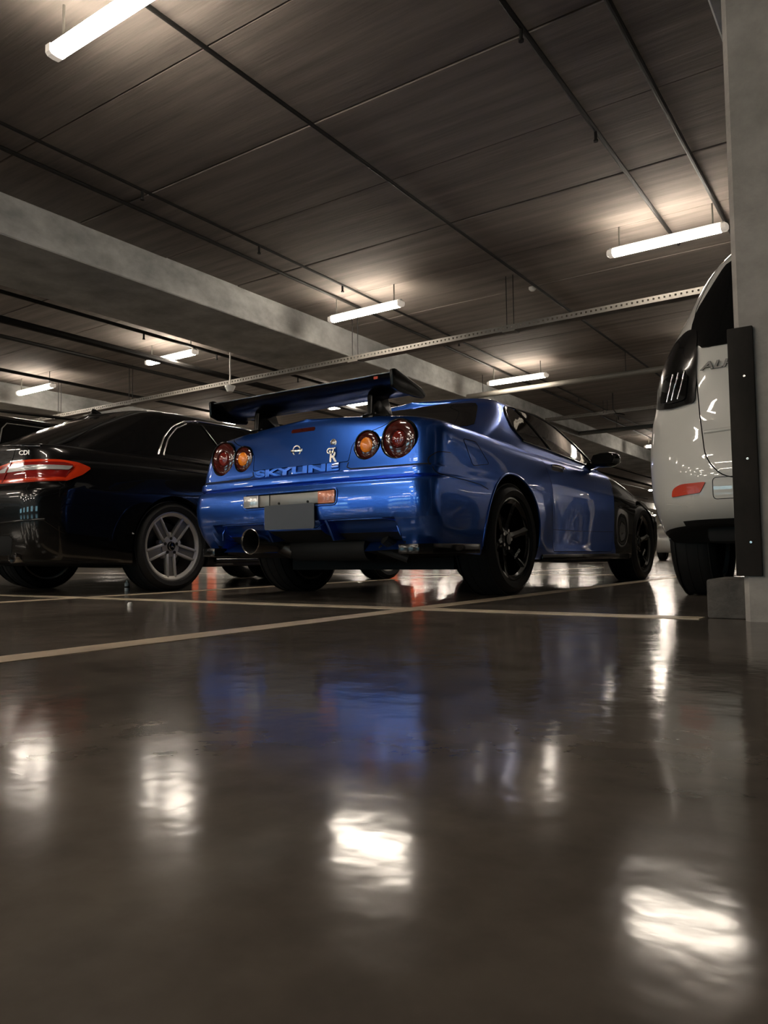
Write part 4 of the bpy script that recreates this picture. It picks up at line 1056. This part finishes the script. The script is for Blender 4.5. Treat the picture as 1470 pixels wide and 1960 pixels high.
    for ax in ('x+', 'x-'):
        for q in ([(-.25, 1.10), (.75, 1.08), (.75, 1.50), (-.15, 1.50)], [(.85, 1.08), (1.75, 1.07), (1.70, 1.50), (.85, 1.50)], [(1.85, 1.07), (2.6, 1.07), (2.15, 1.45), (1.83, 1.48)]):
            panel('side_window', rpoly(q, .05), ax, full, M_glassb, car, .004)
        for y in (.8, 1.8): ribbon('door_gap', [(y, 1.55), (y, .9), (y, .3)], ax, full, M_gap, car, .005)
    arch_lip('arch_lip', full, 0, .345, .395, car, M_white, -5, 185)
    MB().box(-.55, .55, -.2, .2, .20, .36).build('rear_axle', M_dark, car)
    MB().box(-.62, .62, -.72, -.3, .28, .42).build('silencer', M_dark, car, bevel=.03)
    wl = make_wheel(.345, .245, .235, 'ten', car, M_rimsil)
    place_wheels(wl, car, [(.775, 0, .345), (-.775, 0, .345), (.775, 2.95, .345), (-.775, 2.95, .345)])
    for s in (1, -1): panel('head_lamp', rpoly([(s * .40, .72), (s * .66, .74), (s * .68, .84), (s * .42, .84)], .02), 'y+', full, M_clear, car, .004)
    return car
white_van()

def onebox(name, label, loc, rz, paint, L=4.6, hw=.90, roof=1.62, wb=2.7, R=.36, wheel_m=M_rimsil, tail=M_redlens, rails=False, style='seven', ov=.92, wmat=M_glassb, lo=False, low=.0):
    """upright hatchback or off-roader; rear faces -y"""
    car = empty(name, loc, rz); lab(car, label, 'car')
    fy = L - ov; b = 1.0 - low
    LV = []
    for z, k, ry, f in ((.24, .93, .10, -.06), (.34, .97, .03, -.02), (.50, 1.0, 0, 0), (.68, 1.005, 0, 0), (.85, 1.0, .03, -.06), (b, .985, .05, -.30), (b + .08, .96, .07, -1.05),
                        (b + (roof - b) * .45, .89, .14, -1.35), (b + (roof - b) * .78, .82, .22, -1.75), (roof - .05, .76, .28, -1.95), (roof - .02, .70, .32, -2.05)):
        zt = z if z < .95 else [(-1, z), (fy - 1.6, z), (fy - .8, min(z, b + .0)), (fy, min(z, b - .10))]
        if z > b + .02: zt = z
        LV.append(lev([-1, fy], zt, hw * k, -ov + ry, .22, fy + f, bow=.06, fb=.15, fc=.28))
    V, F = shell(LV, (DECK, .05), under=[(0, -.01), (.5, -.01), (.93, 0)], nr=14, na=5, ns=30, nf=8, sub=2)
    me = shell_mesh('body', V, F, [paint, M_dark]); full = bvh_of(me)
    me = boolean(me, mb_mesh(arch_cut(MB(), [(0, R, R + .045), (wb, R, R + .04)]), M_dark))
    me.materials.clear(); me.materials.append(paint); me.materials.append(M_dark)
    car_mesh(me, 'body', car, None, lambda c, n, nm: 1 if underside(c, n, nm) or any(math.hypot(c.y - y, c.z - R) < R + .0455 and abs(c.x) < hw - .05 for y in (0, wb)) else 0)
    g0 = b + .06; g1 = roof - .12
    panel('rear_window', rpoly([(-hw * .74, g0), (hw * .74, g0), (hw * .66, g1), (-hw * .66, g1)], .05), 'y-', full, wmat, car, .004, 40)
    panel('windscreen', rpoly([(-hw * .78, g0 + .04), (hw * .78, g0 + .04), (hw * .66, g1), (-hw * .66, g1)], .05), 'y+', full, wmat, car, .004, 40)
    for ax in ('x+', 'x-'):
        for q in ([(-.42, g0 + .02), (.32, g0), (.32, g1), (-.28, g1)], [(.40, g0), (1.15, g0), (1.15, g1 + .01), (.40, g1 + .01)], [(1.23, g0), (2.0, g0), (1.68, g1 - .06), (1.23, g1)]):
            panel('side_window', rpoly(q, .03), ax, full, wmat, car, .004, 36)
        strip('window_trim', rpoly([(-.44, g0 + .005), (2.06, g0 - .015), (1.70, g1 - .03), (1.2, g1 + .03), (-.29, g1 + .022)], .04), ax, full, M_steeld if not rails else M_rimdark, car, .006, .005, 60, True)
        for y in (.36, 1.19, 2.05): ribbon('door_gap', [(y, b), (y, .7), (y, .32)], ax, full, M_gap, car, .005)
        for y in (.45, 1.30): strip('door_handle', [(y, .84), (y + .04, .845), (y + .15, .845), (y + .19, .84)], ax, full, paint, car, .012, .012, 10)
        s = 1 if ax == 'x+' else -1
        tl = panel('tail_light', rpoly([(-.42, .86), (-.40, 1.04), (-.20, 1.06), (.02, 1.03), (.0, .88)], .03), 'd+' if s == 1 else 'd-', full, tail, car, .006, 40) if True else None
        panel('head_lamp', rpoly([(s * .42, .66), (s * .68, .68), (s * .70, .80), (s * .44, .78)], .02), 'y+', full, M_clear, car, .004, 32)
        MB().tube([(s * hw * .92, fy - 1.55, b + .07), (s * (hw + .06), fy - 1.57, b + .09), (s * (hw + .16), fy - 1.58, b + .10), (s * (hw + .2), fy - 1.56, b + .10)], [.02, .06, .07, .03], 10).build('door_mirror', paint, car, smooth=True)
        if rails:
            MB().tube([(s * hw * .74, -.40, roof - .03), (s * hw * .75, -.34, roof + .02), (s * hw * .76, .4, roof + .045), (s * hw * .76, 1.2, roof + .04), (s * hw * .74, 1.5, roof - .01)], .016, 8).build('roof_rail', M_steel, car, smooth=True)
    panel('grille', rpoly([(-.36, .56), (.36, .56), (.40, .74), (-.40, .74)], .03), 'y+', full, M_dark, car, .003, 32)
    MB().box(-.16, .16, -ov - .02, -ov + .03, .52, .62).build('number_plate', M_platebar, car)
    wl = make_wheel(R, R * .70, .23, style, car, wheel_m)
    place_wheels(wl, car, [(hw - .13, 0, R), (-hw + .13, 0, R), (hw - .13, wb, R), (-hw + .13, wb, R)])
    return car
onebox('offroader_car', 'dark tall off-roader with roof rails parked beyond the black sedan', (-7.50, 4.02, 0), 0, M_black, 4.7, .93, 1.60, 2.75, .365, M_rimdark, M_mercd, True)
onebox('hatchback_car', 'pale silver hatchback parked beyond the front wheel of the blue coupe', (-5.42, 27.2, 0), PI, M_silverp, 4.2, .88, 1.50, 2.55, .32)
onebox('hatchback_car', 'black hatchback parked beside the pale silver hatchback', (-8.2, 27.0, 0), PI, M_black, 4.2, .88, 1.48, 2.55, .32)
onebox('hatchback_car', 'dark red hatchback with glowing tail lights parked far off', (-15.2, 24.5, 0), 0, M_redp, 4.2, .88, 1.48, 2.55, .32, tail=M_tailon)
onebox('hatchback_car', 'graphite hatchback in the far row with pale wheels', (-12.4, 24.4, 0), 0, M_greyp, 4.2, .88, 1.48, 2.55, .32)
onebox('hatchback_car', 'white hatchback in the far row past the dark off-roader', (-26.5, 25.0, 0), 0, M_white, 4.2, .88, 1.48, 2.55, .32, tail=M_tailon)
